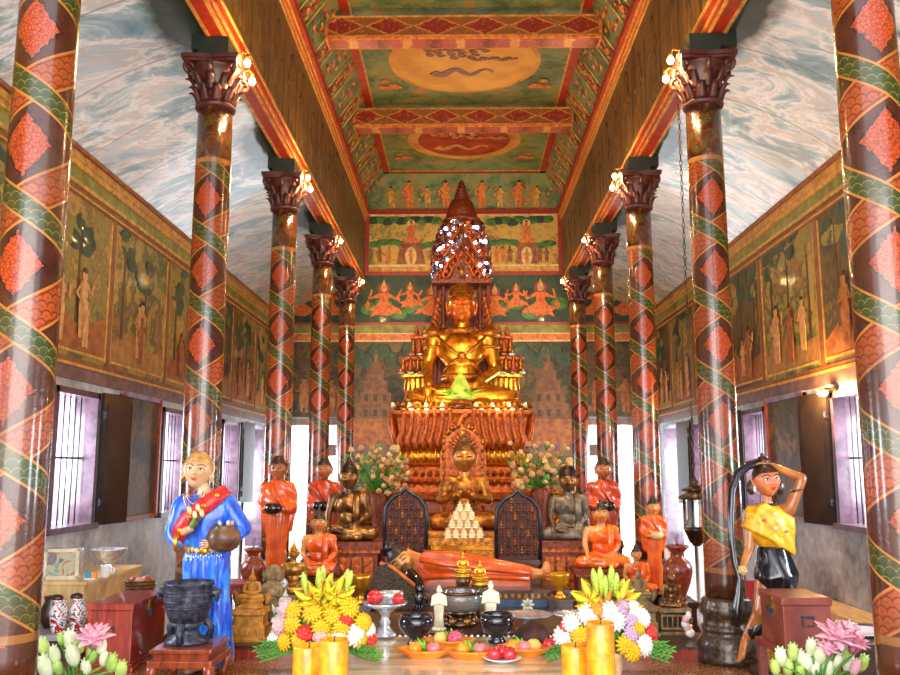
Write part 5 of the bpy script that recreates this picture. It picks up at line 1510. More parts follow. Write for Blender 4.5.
sets = [(425, 657, 'tray', [('pink', .05, 0), ('orange', -.06, .0)], 'left orange paper tray'),
        (448, 647, 'tray', [('dragon', .045, -.01), ('pear', -.05, 0)], 'rear orange paper tray by the censer'),
        (471, 658, 'tray', [('orange', -.05, 0), ('pink', .055, 0)], 'middle orange paper tray'),
        (502, 662, 'plate', [('apple', -.045, -.01), ('apple', .045, -.02), ('apple', .0, .045)], 'front white plate'),
        (524, 655, 'tray', [('orange', -.06, .01), ('pink', .0, -.02), ('pear', .06, .01)], 'right orange paper tray'),
        (556, 652, 'plate', [('apple', -.04, -.02), ('apple', .05, -.01), ('apple', .01, .05)], 'white plate by the yellow candles')]
for px, py, kind, fr, L in sets:
    b = MB(); (tray if kind == 'tray' else plate)(b); x, y = on(px, py, T1)
    one(b, 'paper_tray' if kind == 'tray' else 'plate', '%s holding fruit on the front table' % L, 'tray' if kind == 'tray' else 'plate', (x, y, T1))
    for j, (k_, dx, dy) in enumerate(fr):
        word = {'pink': 'pink fruit', 'dragon': 'pink dragonfruit with green scales', 'orange': 'orange', 'pear': 'pale yellow fruit', 'apple': 'red apple'}[k_]
        pos = ('leftmost', 'rightmost', 'hindmost')[j] if kind == 'plate' else 'lying'
        fruit(k_, x+dx, y+dy, T1+.012, '%s %s in the %s' % (word, pos, L) if kind == 'plate' else '%s lying in the %s' % (word, L))
    if py == 662 or py == 652:
        pass
    if kind == 'tray':
        b = MB()
        for q in range(3): b.leaf((0, 0, 0), (.05*math.cos(q*1.3+.5), .02, .05+.012*q), .012, lf, .15)
        one(b, 'leaf_sprig', 'green leaf sprig stuck between the fruit in the '+L, 'leaves', (x+.0, y+.03, T1+.03))
# ------------------------------------------------------------------ big yellow candles
wax = NT('yellow_wax'); wn_ = wax.noise(10, 4, .3); wax = wax.out(wax.ramp(wn_, [(.38, 'cc6c04'), (.5, 'e88c0c'), (.62, 'f4a81c')]), .22, 0, .4)
wax.node_tree.nodes['Principled BSDF'].inputs['Subsurface Weight'].default_value = .15
def candle(px, top, wpx, Y, L, red=False):
    x, z = XZ(px, top, Y); r_ = wpx/2*Y/870
    t = thing('candle', L, 'candle', (x, Y, 0))
    b = MB(); b.lathe([(r_, 0), (r_*1.0, z*.3), (r_*.99, z-.01), (r_*.96, z), (r_*.9, z), (r_*.86, z-.015), (.002, z-.02)], wax, seg=48, fn=lambda a, zz, r: 1+.006*math.sin(3*a+zz*9)); b.build('wax_body', t)
    b = MB(); b.tube([(0, 0, z-.02), (.004, 0, z+.015)], .004, wooddark, 6); b.build('wick', t)
candle(309, 645, 31, 4.55, 'shorter thick yellow candle in front of the left bouquet')
candle(334, 639, 29, 4.35, 'taller thick yellow candle right of the shorter one, below the left bouquet')
candle(575, 645, 27, 4.45, 'shorter thick yellow candle beside the fruit on the right')
candle(600, 622, 27, 4.3, 'tallest thick yellow candle in front of the right bouquet')
# ------------------------------------------------------------------ bouquets
petY = M('yellow_petal', 'd49c04', 'f4cc18', .45, 0, 0, 30, .1); petW = M('white_flower_petal', 'e0e0d4', 'fafaf4', .5, 0, 0, 30, .1)
petR = M('red_petal', 'c01818', 'e8382c', .45, 0, 0, 30, .1); petP = M('pink_petal', 'e08a94', 'f6bcc0', .45, 0, 0, 30, .1); petL = M('lily_yellow', 'c8b414', 'ecdc38', .4); petO = M('orange_lily', 'd8701c', 'f0a03c', .4)
budg = M('green_bud', '8aa828', 'c8dc60', .4); fern = M('fern_green', '2c6a1c', '5aa034', .5); petV = M('mauve_petal', 'b08ab0', 'dcc0dc', .5)
def mum(m, r_):
    b = MB()
    for ring, (n, rr, el) in enumerate(((14, 1, .1), (13, .92, .4), (10, .75, .75), (7, .55, 1.1), (4, .5, 1.4))):
        for k in range(n):
            a = 2*PI*(k+.5*(ring % 2))/n
            b.leaf((0, 0, 0), (r_*rr*math.cos(a)*math.cos(el), r_*rr*math.sin(a)*math.cos(el), r_*.8*math.sin(el)), r_*.3, m, .2, nrm=(0, 0, 1))
    b.ell((0, 0, 0), (r_*.6, r_*.6, r_*.5), m, 12, 8)
    return b.mesh('flower_head')
def lily(m, r_):
    b = MB()
    for k in range(6):
        a = PI*k/3; b.leaf((0, 0, -r_*.3), (r_*1.15*math.cos(a), r_*1.15*math.sin(a), r_*.45+.15*r_*(k % 2)), r_*.36, m, -.18, nrm=(0, 0, 1), th=.08)
    for k in range(4): b.tube([(0, 0, -r_*.2), (r_*.25*math.cos(k*1.6), r_*.25*math.sin(k*1.6), r_*.6)], r_*.03, petO, 5)
    return b.mesh('lily')
def rose(m, r_):
    b = MB(); b.ell((0, 0, 0), (r_*.62, r_*.62, r_*.6), m, 14, 10)
    for ring in range(3):
        for k in range(5):
            a = 2*PI*(k+.4*ring)/5; R_ = r_*(.55+.2*ring)
            b.ell((R_*.7*math.cos(a), R_*.7*math.sin(a), r_*(.28-.22*ring)), (r_*.42, r_*.42, r_*.4), m, 10, 7)
    return b.mesh('rose')
MUM = {}
def bud(m, r_):
    b = MB()
    b.tube([(0, 0, -.8*r_), (.02, 0, -.2*r_), (.03, 0, .4*r_), (.02, 0, .9*r_), (0, 0, 1.15*r_)], [.1*r_, .2*r_, .26*r_, .18*r_, .03*r_], m, 10)
    for k in range(3): a = k*2.1; b.tube([(.2*r_*math.cos(a), .2*r_*math.sin(a), -.3*r_), (.24*r_*math.cos(a), .24*r_*math.sin(a), .4*r_), (.06*r_*math.cos(a), .06*r_*math.sin(a), 1.1*r_)], .05*r_, m, 6)
    return b.mesh('lily_bud')
def flower(par, kind, m, r_, pos, nrm, nm):
    key = (kind, m.name)
    if nm == 'lily_bud': kind = 'bud'; key = ('bud', m.name); nrm = (nrm[0]*.35, -.12, 1); r_ *= 1.5
    if key not in MUM: MUM[key] = {'mum': mum, 'lily': lily, 'rose': rose, 'bud': bud}[kind](m, 1.0)
    o = bpy.data.objects.new(nm, MUM[key]); COL.objects.link(o); o.parent = par; o.location = pos; o.scale = (r_,)*3
    o.rotation_mode = 'QUATERNION'; o.rotation_quaternion = Vector(nrm).to_track_quat('Z', 'Y')
def bouquet(px, py0, py1, Y, base, L, spec, hh, side):
    r = random.Random(px); x, z0 = XZ(px, py0, Y); _, z1 = XZ(px, py1, Y)
    t = thing('bouquet', L, 'bouquet', (x, Y, base))
    H = z1-base; zm = z0-base
    b = MB(); b.lathe([(.07, 0), (.075, .02), (.06, zm*.4), (.1, zm*.9), (.12, zm), (.1, zm), (.05, zm*.5), (.002, zm*.3)], M('pale_vase', 'c89c6c', 'e8c498', .3, 0, .3), seg=28); b.build('vase', t)
    b = MB(); b.ell((0, 0, zm+hh*.38), (.15, .12, hh*.36), fern, 16, 10); 
    for k in range(20):
        a = r.uniform(0, 2*PI); b.tube([(0, 0, zm*.8), (.1*math.cos(a), .08*math.sin(a), zm+.1+.2*r.random())], .004, fern, 5)
    b.build('stems', t)
    for (kind, m, r_, u, v, nm) in spec:
        r_ *= 1.18 if kind != 'lily' else .95
        # u across -1..1, v height 0..1 over the dome
        w = .25*(1-.5*max(0, v-.35)); xx = u*w; zz = zm+v*(H-zm)
        dep = math.sqrt(max(0, 1-u*u*.9))*.15*(1-.45*v); yy = -dep
        flower(t, kind, m, r_, (xx, yy, zz), (u*.8, -1 if v < .8 else -.6, .15+v*.5), nm)
        if r.random() < .55: flower(t, kind, m, r_, (xx*.8, -yy*.9, zz+.0), (u*.8, 1, .3+v*.5), nm)
    for k in range(7):
        a = -.2+k*.12; sx = side if k < 4 else -side
        b = MB()
        p0 = Vector((sx*.1, -.05, zm+.03)); p1 = Vector((sx*(.3+.02*(k % 3)), -.12, zm-.03+.03*(k % 4)))
        for q in range(9):
            tt_ = q/8; p = p0.lerp(p1, tt_)
            for e in (-1, 1): b.leaf(p, p+Vector((sx*.04, -.01, e*.035*(1-.5*tt_))), .007, fern, .1)
        b.tube([p0, p1], .003, fern, 5); b.build('fern_leaf', t)
    return t
specL = [('lily', petL, .085, -.3, .84, 'lily'), ('lily', petL, .09, .5, .86, 'lily'), ('lily', petL, .07, .05, .95, 'lily'), ('lily', budg, .05, -.55, .98, 'lily_bud'), ('lily', budg, .05, .9, 1.0, 'lily_bud'), ('lily', budg, .045, -.1, 1.06, 'lily_bud'), ('lily', petL, .08, .0, .72, 'lily'),
         ('mum', petY, .06, .75, .66, 'chrysanthemum'), ('mum', petY, .06, -.2, .6, 'chrysanthemum'), ('mum', petY, .055, .3, .56, 'chrysanthemum'), ('mum', petY, .055, -.7, .62, 'chrysanthemum'), ('mum', petY, .055, -.65, .42, 'chrysanthemum'), ('mum', petY, .055, .05, .4, 'chrysanthemum'), ('mum', petY, .055, .5, .38, 'chrysanthemum'), ('mum', petY, .055, .98, .42, 'chrysanthemum'), ('mum', petY, .05, -.45, .22, 'chrysanthemum'), ('mum', petY, .05, .25, .2, 'chrysanthemum'), ('mum', petY, .05, .88, .2, 'chrysanthemum'), ('mum', petY, .05, -.8, .16, 'chrysanthemum'),
         ('rose', petR, .04, .62, .48, 'rose'), ('rose', petR, .045, -.35, .3, 'rose'), ('rose', petR, .045, 1.1, .16, 'rose'), ('rose', petR, .04, .3, .1, 'rose'), ('rose', petP, .042, -.98, .64, 'rose'), ('rose', petP, .042, -1.0, .38, 'rose'), ('rose', petP, .042, .05, .28, 'rose'),
         ('mum', petW, .06, -1.1, .1, 'chrysanthemum'), ('mum', petW, .06, -.25, .02, 'chrysanthemum'), ('mum', petW, .055, .45, .22, 'chrysanthemum'), ('mum', petW, .06, .8, .26, 'chrysanthemum'), ('mum', petW, .05, 1.05, .3, 'chrysanthemum')]
bouquet(322, 650, 583, 5.2, 0, 'bouquet of yellow lilies and chrysanthemums with red and pink roses, left of the table', specL, .4, -1)
specR = [('lily', petL, .085, -.55, .8, 'lily'), ('lily', petL, .09, .55, .8, 'lily'), ('lily', petO, .07, -.1, .7, 'lily'), ('lily', budg, .06, -.2, 1.0, 'lily_bud'), ('lily', budg, .06, .15, 1.02, 'lily_bud'), ('lily', budg, .05, .3, .96, 'lily_bud'), ('lily', budg, .05, -.05, .92, 'lily_bud'), ('lily', budg, .05, -.35, .98, 'lily_bud'),
         ('mum', petW, .06, -.5, .56, 'chrysanthemum'), ('mum', petW, .06, .05, .6, 'chrysanthemum'), ('mum', petW, .065, .15, .5, 'chrysanthemum'), ('mum', petW, .055, -.85, .42, 'chrysanthemum'), ('mum', petW, .06, -1.0, .22, 'chrysanthemum'), ('mum', petW, .055, .85, .5, 'chrysanthemum'), ('mum', petW, .06, .8, .12, 'chrysanthemum'), ('mum', petW, .05, .7, .62, 'chrysanthemum'), ('mum', petV, .05, .55, .5, 'aster'), ('mum', petV, .05, .5, .3, 'aster'), ('mum', petV, .045, .4, .66, 'aster'),
         ('mum', petY, .055, -.65, .26, 'chrysanthemum'), ('mum', petY, .055, .35, .14, 'chrysanthemum'), ('mum', petY, .055, .5, .05, 'chrysanthemum'), ('mum', petY, .05, -.25, .3, 'chrysanthemum'), ('mum', petY, .05, .65, .38, 'chrysanthemum'), ('rose', petR, .04, 1.0, .28, 'rose'), ('rose', petR, .04, 1.05, .12, 'rose'), ('rose', petR, .038, -.6, .14, 'rose'), ('rose', petR, .035, -.95, .36, 'rose'), ('rose', petO, .045, -.3, .62, 'rose')]
bouquet(606, 650, 582, 5.2, 0, 'bouquet of white chrysanthemums and yellow lilies behind the tallest candle', specR, .4, 1)
# flower sprays on the altar shoulders
gy_ = M('cream_blossom', 'b08a50', 'd8b880', .5, 0, 0, 20, .1); pk = M('dusty_pink_blossom', 'a8704c', 'd09a70', .5)
for (px, py, Y, sx, L) in ((378, 492, 12.1, -1, 'spray of cream and pink artificial blossoms left of the throne'), (540, 488, 12.1, 1, 'spray of cream and pink artificial blossoms right of the throne')):
    x, z = XZ(px, py, Y); t = thing('blossom_spray', L, 'flowers', (x, Y, DZ0)); r = random.Random(px); zz0 = z-DZ0
    b = MB(); b.lathe([(.12, 0), (.13, .05), (.06, .2), (.09, zz0-.25), (.13, zz0-.05), (.1, zz0)], copper2, seg=20); b.build('tall_vase', t)
    b = MB(); tips = []
    for k in range(84):
        p = Vector((r.uniform(-.42, .42), r.uniform(-.2, .05), zz0+r.uniform(.0, .62))); tips.append(p); b.tube([(0, 0, zz0-.05), (p.x*.5, p.y*.5, (zz0+p.z)/2), p], .006, fern, 5)
    b.build('stems', t)
    for k, p in enumerate(tips): flower(t, 'mum' if k % 2 else 'rose', (gy_, pk, gy_, pk)[k % 4], .034+.02*r.random(), p, (r.uniform(-.6, .6), -1, r.uniform(-.2, .6)), 'blossom')
    for k in range(8): b = MB(); p = tips[k]; b.leaf(p, p+Vector((r.uniform(-.1, .1), -.05, .1)), .04, fern, .1); b.build('leaf', t)
# ------------------------------------------------------------------ lotus bunches at the lower corners
lotW = M('pale_lotus_bud', 'c8d8a0', 'f0f4dc', .45, 0, 0, 6, .05); lotG = M('green_lotus_bud', '90b848', 'c8e080', .45); lotP = M('pink_lotus', 'e090a8', 'f8c8d4', .45)
def lotus_bud(par, p, r_, m, nrm=(0, -.4, 1), open_=0):
    r_ *= 1.25 if not open_ else 1.15
    b = MB(); q = Vector(nrm).to_track_quat('Z', 'Y').to_matrix().to_4x4(); b.M = Matrix.Translation(p) @ q @ Matrix.Scale(r_, 4)
    b.ell((0, 0, .05), (.42, .42, .75), m, 12, 8)
    for ring in range(2 if not open_ else 3):
        for k in range(6):
            a = PI*k/3+ring*PI/6; e = .62+ring*.12+open_*(.3+.3*ring)
            b.leaf((.2*math.cos(a), .2*math.sin(a), -.65), (e*math.cos(a)*(.55+open_), e*math.sin(a)*(.55+open_), .8-.22*ring), .36+.22*open_, m, -.28, nrm=(math.cos(a), math.sin(a), 0))
    b.build('lotus_bud' if not open_ else 'lotus_flower', par)
def lotus_bunch(px, Y, L, buds, side):
    x, _ = XZ(px, 675, Y); t = thing('lotus_bunch', L, 'flowers', (x, Y, 0))
    b = MB(); b.lathe([(.1, 0), (.12, .03), (.14, .12), (.1, .22), (.12, .27), (.1, .27), (.08, .2), (.002, .1)], silver, seg=28); b.build('vase', t)
    st_ = MB()
    for (bx, by, r_, m, op) in buds:
        q = W(bx, by, Y-.05+.1*((bx*7) % 3)/3); p = q-Vector((x, Y, 0))
        lotus_bud(t, p, r_*Y/870, m, (.3*(bx-px)/50, -.5, 1), op)
        st_.tube([(p.x*.1, 0, .2), (p.x*.5, p.y*.5, (p.z+.2)/2+.02), (p.x, p.y, p.z-r_*Y/870*.6)], .007, fern, 6)
    st_.build('stems', t)
lotus_bunch(75, 5.1, 'bunch of white and green lotus buds with one pink flower, lower left corner', [(44, 648, 11, lotG, 0), (46, 668, 14, lotW, 0), (62, 640, 8, lotG, 0), (71, 642, 13, lotW, 0), (73, 656, 13, lotW, 0), (94, 640, 13, lotP, .5), (101, 646, 11, lotW, 0), (92, 655, 10, lotG, 0), (112, 664, 11, lotG, 0), (121, 671, 11, lotG, 0), (58, 668, 9, lotG, 0), (86, 668, 10, lotW, 0), (55, 655, 10, lotW, 0), (104, 660, 9, lotW, 0), (80, 646, 9, lotG, 0), (34, 660, 10, lotW, 0)], -1)
lotus_bunch(820, 5.1, 'bunch of white green lotus buds with three pink flowers, lower right corner', [(781, 658, 11, lotW, 0), (793, 653, 10, lotG, 0), (788, 668, 11, lotG, 0), (806, 664, 12, lotW, 0), (811, 648, 10, lotW, 0), (820, 655, 12, lotW, 0), (827, 670, 12, lotW, 0), (838, 640, 14, lotP, .6), (848, 632, 10, lotP, .4), (828, 650, 10, lotP, .4), (855, 645, 12, M('deep_pink_lotus', 'b85c74', 'e898a8', .45), .3), (848, 664, 10, lotW, 0), (862, 664, 10, lotG, 0), (800, 672, 10, lotG, 0), (845, 655, 9, lotG, 0), (815, 668, 10, lotW, 0), (836, 662, 11, lotW, 0), (775, 668, 9, lotG, 0), (800, 658, 9, lotW, 0), (855, 668, 9, lotP, 0)], 1)
# ------------------------------------------------------------------ red offering boxes
def lidbox(name, label, cx, cy, z0, w, d, h, m, rz=0, plint=True, latch_side=1):
    t = thing(name, label, 'box', (cx, cy, z0), rz)
    b = MB(); p = .06 if plint else 0
    if plint: b.bb(-w/2-.03, w/2+.03, -d/2-.03, d/2+.03, 0, p*.6, m); b.bb(-w/2-.012, w/2+.012, -d/2-.012, d/2+.012, p*.6, p, m)
    b.bb(-w/2, w/2, -d/2, d/2, p, h-.05, m); b.build('chest_body', t, bevel=.005)
    b = MB(); b.bb(-w/2-.008, w/2+.008, -d/2-.008, d/2+.008, h-.048, h, m); lid_o = b.build('lid', t, bevel=.006)
    b = MB(); zc = p+(h-p)*.55
    b.tube([(-.035, -d/2-.012, zc+.02), (-.035, -d/2-.012, zc-.03), (.035, -d/2-.012, zc-.03), (.035, -d/2-.012, zc+.02)], .006, iron, 6, closed=True)
    b.bb(-.04, .04, -d/2-.008, -d/2, zc+.012, zc+.03, iron); b.build('front_handle', t)
    b = MB(); s = latch_side
    b.bb(*sorted((s*w/2, s*(w/2+.015))), -.04, .04, h-.09, h-.015, brass); b.bb(*sorted((s*w/2, s*(w/2+.025))), -.015, .015, h-.14, h-.08, iron); b.build('latch', lid_o)
    return t
xa = W(88, 604, 6.55).x; xb = W(133, 604, 6.55).x
zt_ = W(110, 604, 6.55).z
lidbox('offering_chest', 'large red painted wooden offering chest on the floor at the left', (xa+xb)/2, 6.55+.36, 0, xb-xa, .72, zt_, woodred, latch_side=1)
YR = 5.6; xa, zt2 = XZ(783, 598, YR); xb, _ = XZ(831, 598, YR); zb2 = W(800, 650, YR).z
rbox = M('dusty_red_paint', '6e2a22', '96483c', .35, 0, .3, 5, .08)
lidbox('offering_chest', 'dusty red wooden offering box on a stand at the right', (xa+xb)/2, YR+.22, zb2, xb-xa, .42, zt2-zb2, rbox, plint=False, latch_side=-1)
t = thing('box_stand', 'dark red wooden stand under the offering box at the right', 'stand', ((xa+xb)/2, YR+.22, 0))
b = MB(); b.bb(-.19, .19, -.24, .24, zb2-.035, zb2, rbox); b.build('stand_top', t, bevel=.005)
for sx in (-1, 1):
    for sy in (-1, 1): b = MB(); b.bb(*sorted((sx*.13, sx*.18)), *sorted((sy*.18, sy*.23)), 0, zb2-.035, rbox); b.build('leg', t)
# ------------------------------------------------------------------ stool with cauldron
YS = 5.92; xa, zs_ = XZ(149, 650, YS); xb, _ = XZ(211, 650, YS); cx = (xa+xb)/2
t = thing('low_stool', 'low reddish wooden stool with curved legs carrying the black cauldron', 'stool', (cx, YS+.24, 0))
w = xb-xa; b = MB(); b.bb(-w/2, w/2, -.24, .24, zs_-.03, zs_, woodorange); b.build('seat', t, bevel=.008)
b = MB(); b.bb(-w/2+.02, w/2-.02, -.22, .22, zs_-.07, zs_-.03, woodorange); b.build('waist', t)
b = MB(); b.bb(-w/2-.01, w/2+.01, -.25, .25, zs_-.12, zs_-.07, woodorange)
b.build('apron', t, bevel=.01)
for sx in (-1, 1):
    for sy in (-1, 1):
        b = MB(); b.tube([(sx*(w/2-.03), sy*.21, zs_-.1), (sx*(w/2-.01), sy*.225, zs_-.16), (sx*(w/2-.03), sy*.205, .06), (sx*(w/2-.02), sy*.215, .015)], [.04, .04, .026, .032], woodorange, 10); b.build('leg', t)
xc, _ = XZ(188, 640, 6.2); zt3 = W(188, 584, 6.05).z; H = zt3-zs_
t = thing('cauldron', 'black iron cauldron with ring handles standing on the low reddish stool', 'cauldron', (xc, YS+.25, zs_))
b = MB(); Rr = 22.5*6.25/870
b.lathe([(.08, H*.3), (.12, H*.36), (Rr*.9, H*.52), (Rr*1.02, H*.72), (Rr*.98, H*.86), (Rr*1.0, H*.93), (Rr*1.08, H*.97), (Rr*1.08, H), (Rr*.98, H), (Rr*.93, H*.9), (Rr*.9, H*.6), (.002, H*.4)], iron, seg=40)
for zz in (.6, .7, .8, .86): b.tube([(Rr*1.0*math.cos(a*PI/20), Rr*1.0*math.sin(a*PI/20), H*zz) for a in range(40)], .006, iron, 6, closed=True)
pot_o = b.build('pot', t)
b = MB(); b.lathe([(.15, 0), (.155, .02), (.08, .06), (.075, .1), (.13, H*.34)], iron, seg=28)
for k in range(3):
    a = PI/2+PI*2/3*k+PI; b.tube([(.1*math.cos(a), .1*math.sin(a), H*.4), (.17*math.cos(a), .17*math.sin(a), H*.22), (.15*math.cos(a), .15*math.sin(a), .02)], [.03, .022, .03], iron, 8)
b.build('foot', t)
for sx in (-1, 1):
    b = MB(); b.ell((sx*(Rr+.02), 0, H*.83), (.045, .05, .035), iron, 14, 8); b.tube([(sx*(Rr+.04)+.0, .035*math.cos(a*PI/6), H*.77+.035*math.sin(a*PI/6)) for a in range(12)], .008, iron, 6, closed=True); b.build('handle', pot_o)
# ------------------------------------------------------------------ woman statue in blue
def wp(px, py, Y, dy=0): p = W(px, py, Y); return Vector((p.x, Y+dy, p.z))
YW = 6.56; ox, _ = XZ(207, 560, YW)
O = Vector((ox, YW, 0))
def L_(px, py, dy=0): return wp(px, py, YW, dy)-O
t = thing('woman_statue', 'statue of a woman in bright blue dress with red sash holding a brown pot', 'statue', O)
b = MB(); m = skinpale
zs1 = L_(205, 497).z; zw = L_(205, 549).z
b.loft([(0, 0, .02, .1, .08), (0, 0, .5, .12, .09), (0, .0, zw, .12, .09), (0, 0, zs1-.15, .13, .095), (0, 0, zs1-.03, .15, .08), (0, 0, zs1+.03, .08, .06)], m, 24)
b.cap((-.02, 0, zs1), .05, L_(203, 486), .046, m)
for a_, c_ in ((L_(183, 503), L_(177, 535, -.02)), (L_(228, 503), L_(243, 532, -.02))): b.cap(a_, .055, c_, .045, m)
b.cap(L_(177, 535, -.02), .04, L_(199, 527, -.2), .03, m); b.cap(L_(243, 532, -.02), .04, L_(225, 540, -.2), .03, m)
for sx in (-1, 1): b.ell((sx*.07, -.06, .035), (.045, .11, .035), m); b.cap((sx*.07, 0, .05), .04, (sx*.07, 0, .3), .05, m)
src = fuse(b, .016); o_ = MB(); o_.add(src[0], src[1], m)
hs = 19.5/870*YW*.92; hc = L_(199, 470, -.02); rt = Matrix.Rotation(R(4), 3, 'Z') @ Matrix.Rotation(R(5), 3, 'Y')
head(o_, hc, hs, m, rt, lips=lipred, eyes='open', brow=M('soft_brow', '8a5a30', 'a87440', .5), res=48)
hand(o_, L_(199, 527, -.2), (.5, -.1, .8), (0, -1, .2), .15, M('brown_hand', '6a4028', '9a6844', .4), .4, side=-1)
hand(o_, L_(225, 540, -.2), (-.9, -.2, -.1), (0, 1, 0), .14, m, .4)
o_.build('body', t)
b = MB(); hair_cap(b, hc, hs*1.0, M('sandy_hair', 'a8743c', 'd8a868', .45, 0, .1, 30, .2), 'none', rt); b.build('hair', t)
silk = NT('blue_silk'); n_ = silk.noise(7, 3, 1.2, co=silk.scale((1.5, 1.5, .6))); silk = silk.out(silk.ramp(n_, [(.35, '043cb8'), (.5, '0a60e4'), (.62, '2c94f8')]), .28, 0, .3, n_, .3)
silk.node_tree.nodes['Principled BSDF'].inputs['Sheen Weight'].default_value = .3
b = MB()
b.loft([(.02, 0, zw-.04, .16, .115), (0, 0, zw, .145, .11), (0, 0, zw+.12, .15, .115), (0, 0, zs1-.14, .17, .12), (0, 0, zs1-.05, .19, .1), (0, .01, zs1+.0, .14, .08), (0, .01, zs1+.035, .075, .06)], silk, 32)
for a_, c_ in ((L_(184, 503), L_(175, 533, -.02)), (L_(228, 502), L_(243, 528, -.02))):
    b.cap(a_, .075, c_, .072, silk)
b.cap(L_(175, 533, -.02), .07, L_(182, 541, -.08), .055, silk); b.cap(L_(243, 528, -.02), .068, L_(240, 536, -.08), .05, silk)
b.loft([(.06, 0, .06, .15, .11), (.04, 0, .16, .17, .13), (.02, 0, .35, .175, .135), (0, 0, .6, .17, .13), (0, 0, zw-.08, .165, .125), (0, 0, zw, .14, .11)], silk, 32)
rv, rf, rn = fuse(b, .015)
rv2 = []
for p, nn in zip(rv, rn):
    a = math.atan2(p.y, p.x)
    k = (.012*math.sin(10*a+6*p.z)+.006*math.sin(23*a-9*p.z)) if p.z < zw-.02 else .007*math.sin(30*(p.x+.7*p.z)+3*math.sin(9*p.z))
    rv2.append(p+nn*k)
b = MB(); b.add(rv2, rf, silk); b.build('dress', t)
b = MB(); redsash = M('red_sash', 'b8141c', 'e83430', .4, 0, .1, 20, .15)
sp = [L_(229, 489, -.05), L_(222, 495, -.12), L_(210, 505, -.14), L_(196, 516, -.15), L_(186, 529, -.14), L_(181, 541, -.1)]
vs = []; fs = []
for i, p in enumerate(sp):
    wdt = (.045, .055, .06, .062, .06, .05)[i]; dr = (sp[min(i+1, 5)]-sp[max(i-1, 0)]).normalized(); sd = dr.cross(Vector((0, -1, 0))).normalized()
    for e, f_ in ((-1, 0), (0, -.012), (1, 0), (1, .015), (-1, .015)): vs.append(p+sd*wdt*e+Vector((0, f_, 0)))
for i in range(5):
    for k in range(5): A = i*5+k; B = i*5+(k+1) % 5; fs.append((A, B, B+5, A+5))
fs += [(4, 3, 2, 1, 0), (25, 26, 27, 28, 29)]
b.add(vs, fs, redsash)
for p in sp[1:5]: b.ell(p+Vector((0, -.012, 0)), (.018, .006, .018), gold2, 12, 6)
b.build('sash', t)
b = MB()
for q in range(4):
    pts = [L_(199, 489, -.0)+Vector(((.055+.012*q)*math.sin(a), -.075-.02*math.cos(a)-.0*q, -.02-(.06+.035*q)*math.cos(a)*.9)) for a in [(-1.5+3*i/14) for i in range(15)]]
    b.tube(pts, .005, gold if q % 2 == 0 else silver, 6)
b.build('necklace', t)
b = MB()
for k in range(26):
    a = PI+PI*k/25+0; b.ell((.152*math.cos(a), .122*math.sin(a), zw+.005*math.sin(k)), (.014, .01, .022), gold2 if k % 2 else ivory, 8, 6)
    if 4 < k < 22: b.ell((.155*math.cos(a), .127*math.sin(a), zw-.04-.01*(k % 2)), (.005, .004, .014), silver, 6, 4)
b.ell((.01, -.13, zw), (.032, .012, .032), gold2, 14, 8)
b.build('belt', t)
b = MB()
for p in (L_(181, 541, -.1),): b.tube([p+Vector((.01, .056*math.cos(a*PI/8), .056*math.sin(a*PI/8))) for a in range(16)], .02, gold2, 8, closed=True)
b.build('bracelet', t)
for sx in (-1, 1): 
    b = MB(); b.ell(hc+rt @ Vector((sx*hs*.82, .0, -hs*.5)), (.012, .012, .022), gold2, 10, 6); b.build('earring', t)
# flowers in her hand and the brown pot under her arm (held things)
q = L_(206, 512, -.27)+O
t2 = thing('hand_bouquet', 'pale yellow lotus buds held up in the brown hands of the woman in blue', 'flowers', q)
for k, (dx, dz) in enumerate(((-.04, .02), (.02, .04), (.05, .0), (0, -.01))): lotus_bud(t2, Vector((dx, 0, dz)), .032, M('cream_lotus', 'dcd08a', 'f4f0c4', .45), (.1*dx, -.7, 1))
b = MB()
for k in range(3): b.tube([(0, 0, 0), (-.03+.01*k, .01, -.1)], .006, fern, 6)
b.build('stems', t2)
q = L_(230, 536, -.17)+O
t2 = thing('clay_pot', 'round brown pot with flowers held at the hip of the woman in blue', 'pot', q)
b = MB(); b.lathe([(.05, -.1), (.1, -.07), (.125, 0), (.11, .05), (.08, .075), (.09, .09), (.075, .09), (.06, .06), (.002, .0)], M('brown_pot', '4a2c1c', '7a5236', .45, 0, .2, 12, .2), seg=32); b.build('pot_body', t2)
for dx, m_ in ((-.03, lotW), (.03, M('cream_lotus')), (.06, petP)): lotus_bud(t2, Vector((dx, -.01, .1)), .026, m_, (dx*4, -.6, .8))
# ------------------------------------------------------------------ dancer statue wringing her hair
YD = 6.6; ox, _ = XZ(768, 560, YD); O = Vector((ox, YD, 0))
def D_(px, py, dy=0): return wp(px, py, YD, dy)-O
t = thing('dancer_statue', 'wooden statue of a woman in black skirt and yellow sash wringing her long black hair', 'statue', O)
b = MB(); m = M('polished_wood_skin', '8a481e', 'c47a3c', .25, 0, .4, 4, .05, stretch=(2, 2, 1))
b.ell(D_(768, 522), (.12, .085, .15), m); b.ell(D_(772, 548), (.1, .08, .1), m); b.ell(D_(775, 570), (.15, .12, .13), m)
b.cap(D_(752, 512), .05, D_(788, 510), .05, m); b.cap(D_(767, 510), .04, D_(766, 494, -.01), .036, m)
b.cap(D_(789, 511), .048, D_(801, 478, -.02), .038, m); b.cap(D_(801, 478, -.02), .036, D_(768, 465, -.04), .025, m)
b.cap(D_(751, 514), .046, D_(748, 548, -.03), .04, m); b.cap(D_(748, 548, -.03), .036, D_(737, 570, -.1), .024, m)
b.cap(D_(770, 575), .11, D_(760, 610, -.04), .07, m); b.cap(D_(760, 610, -.04), .062, D_(745, 642, .02), .03, m)
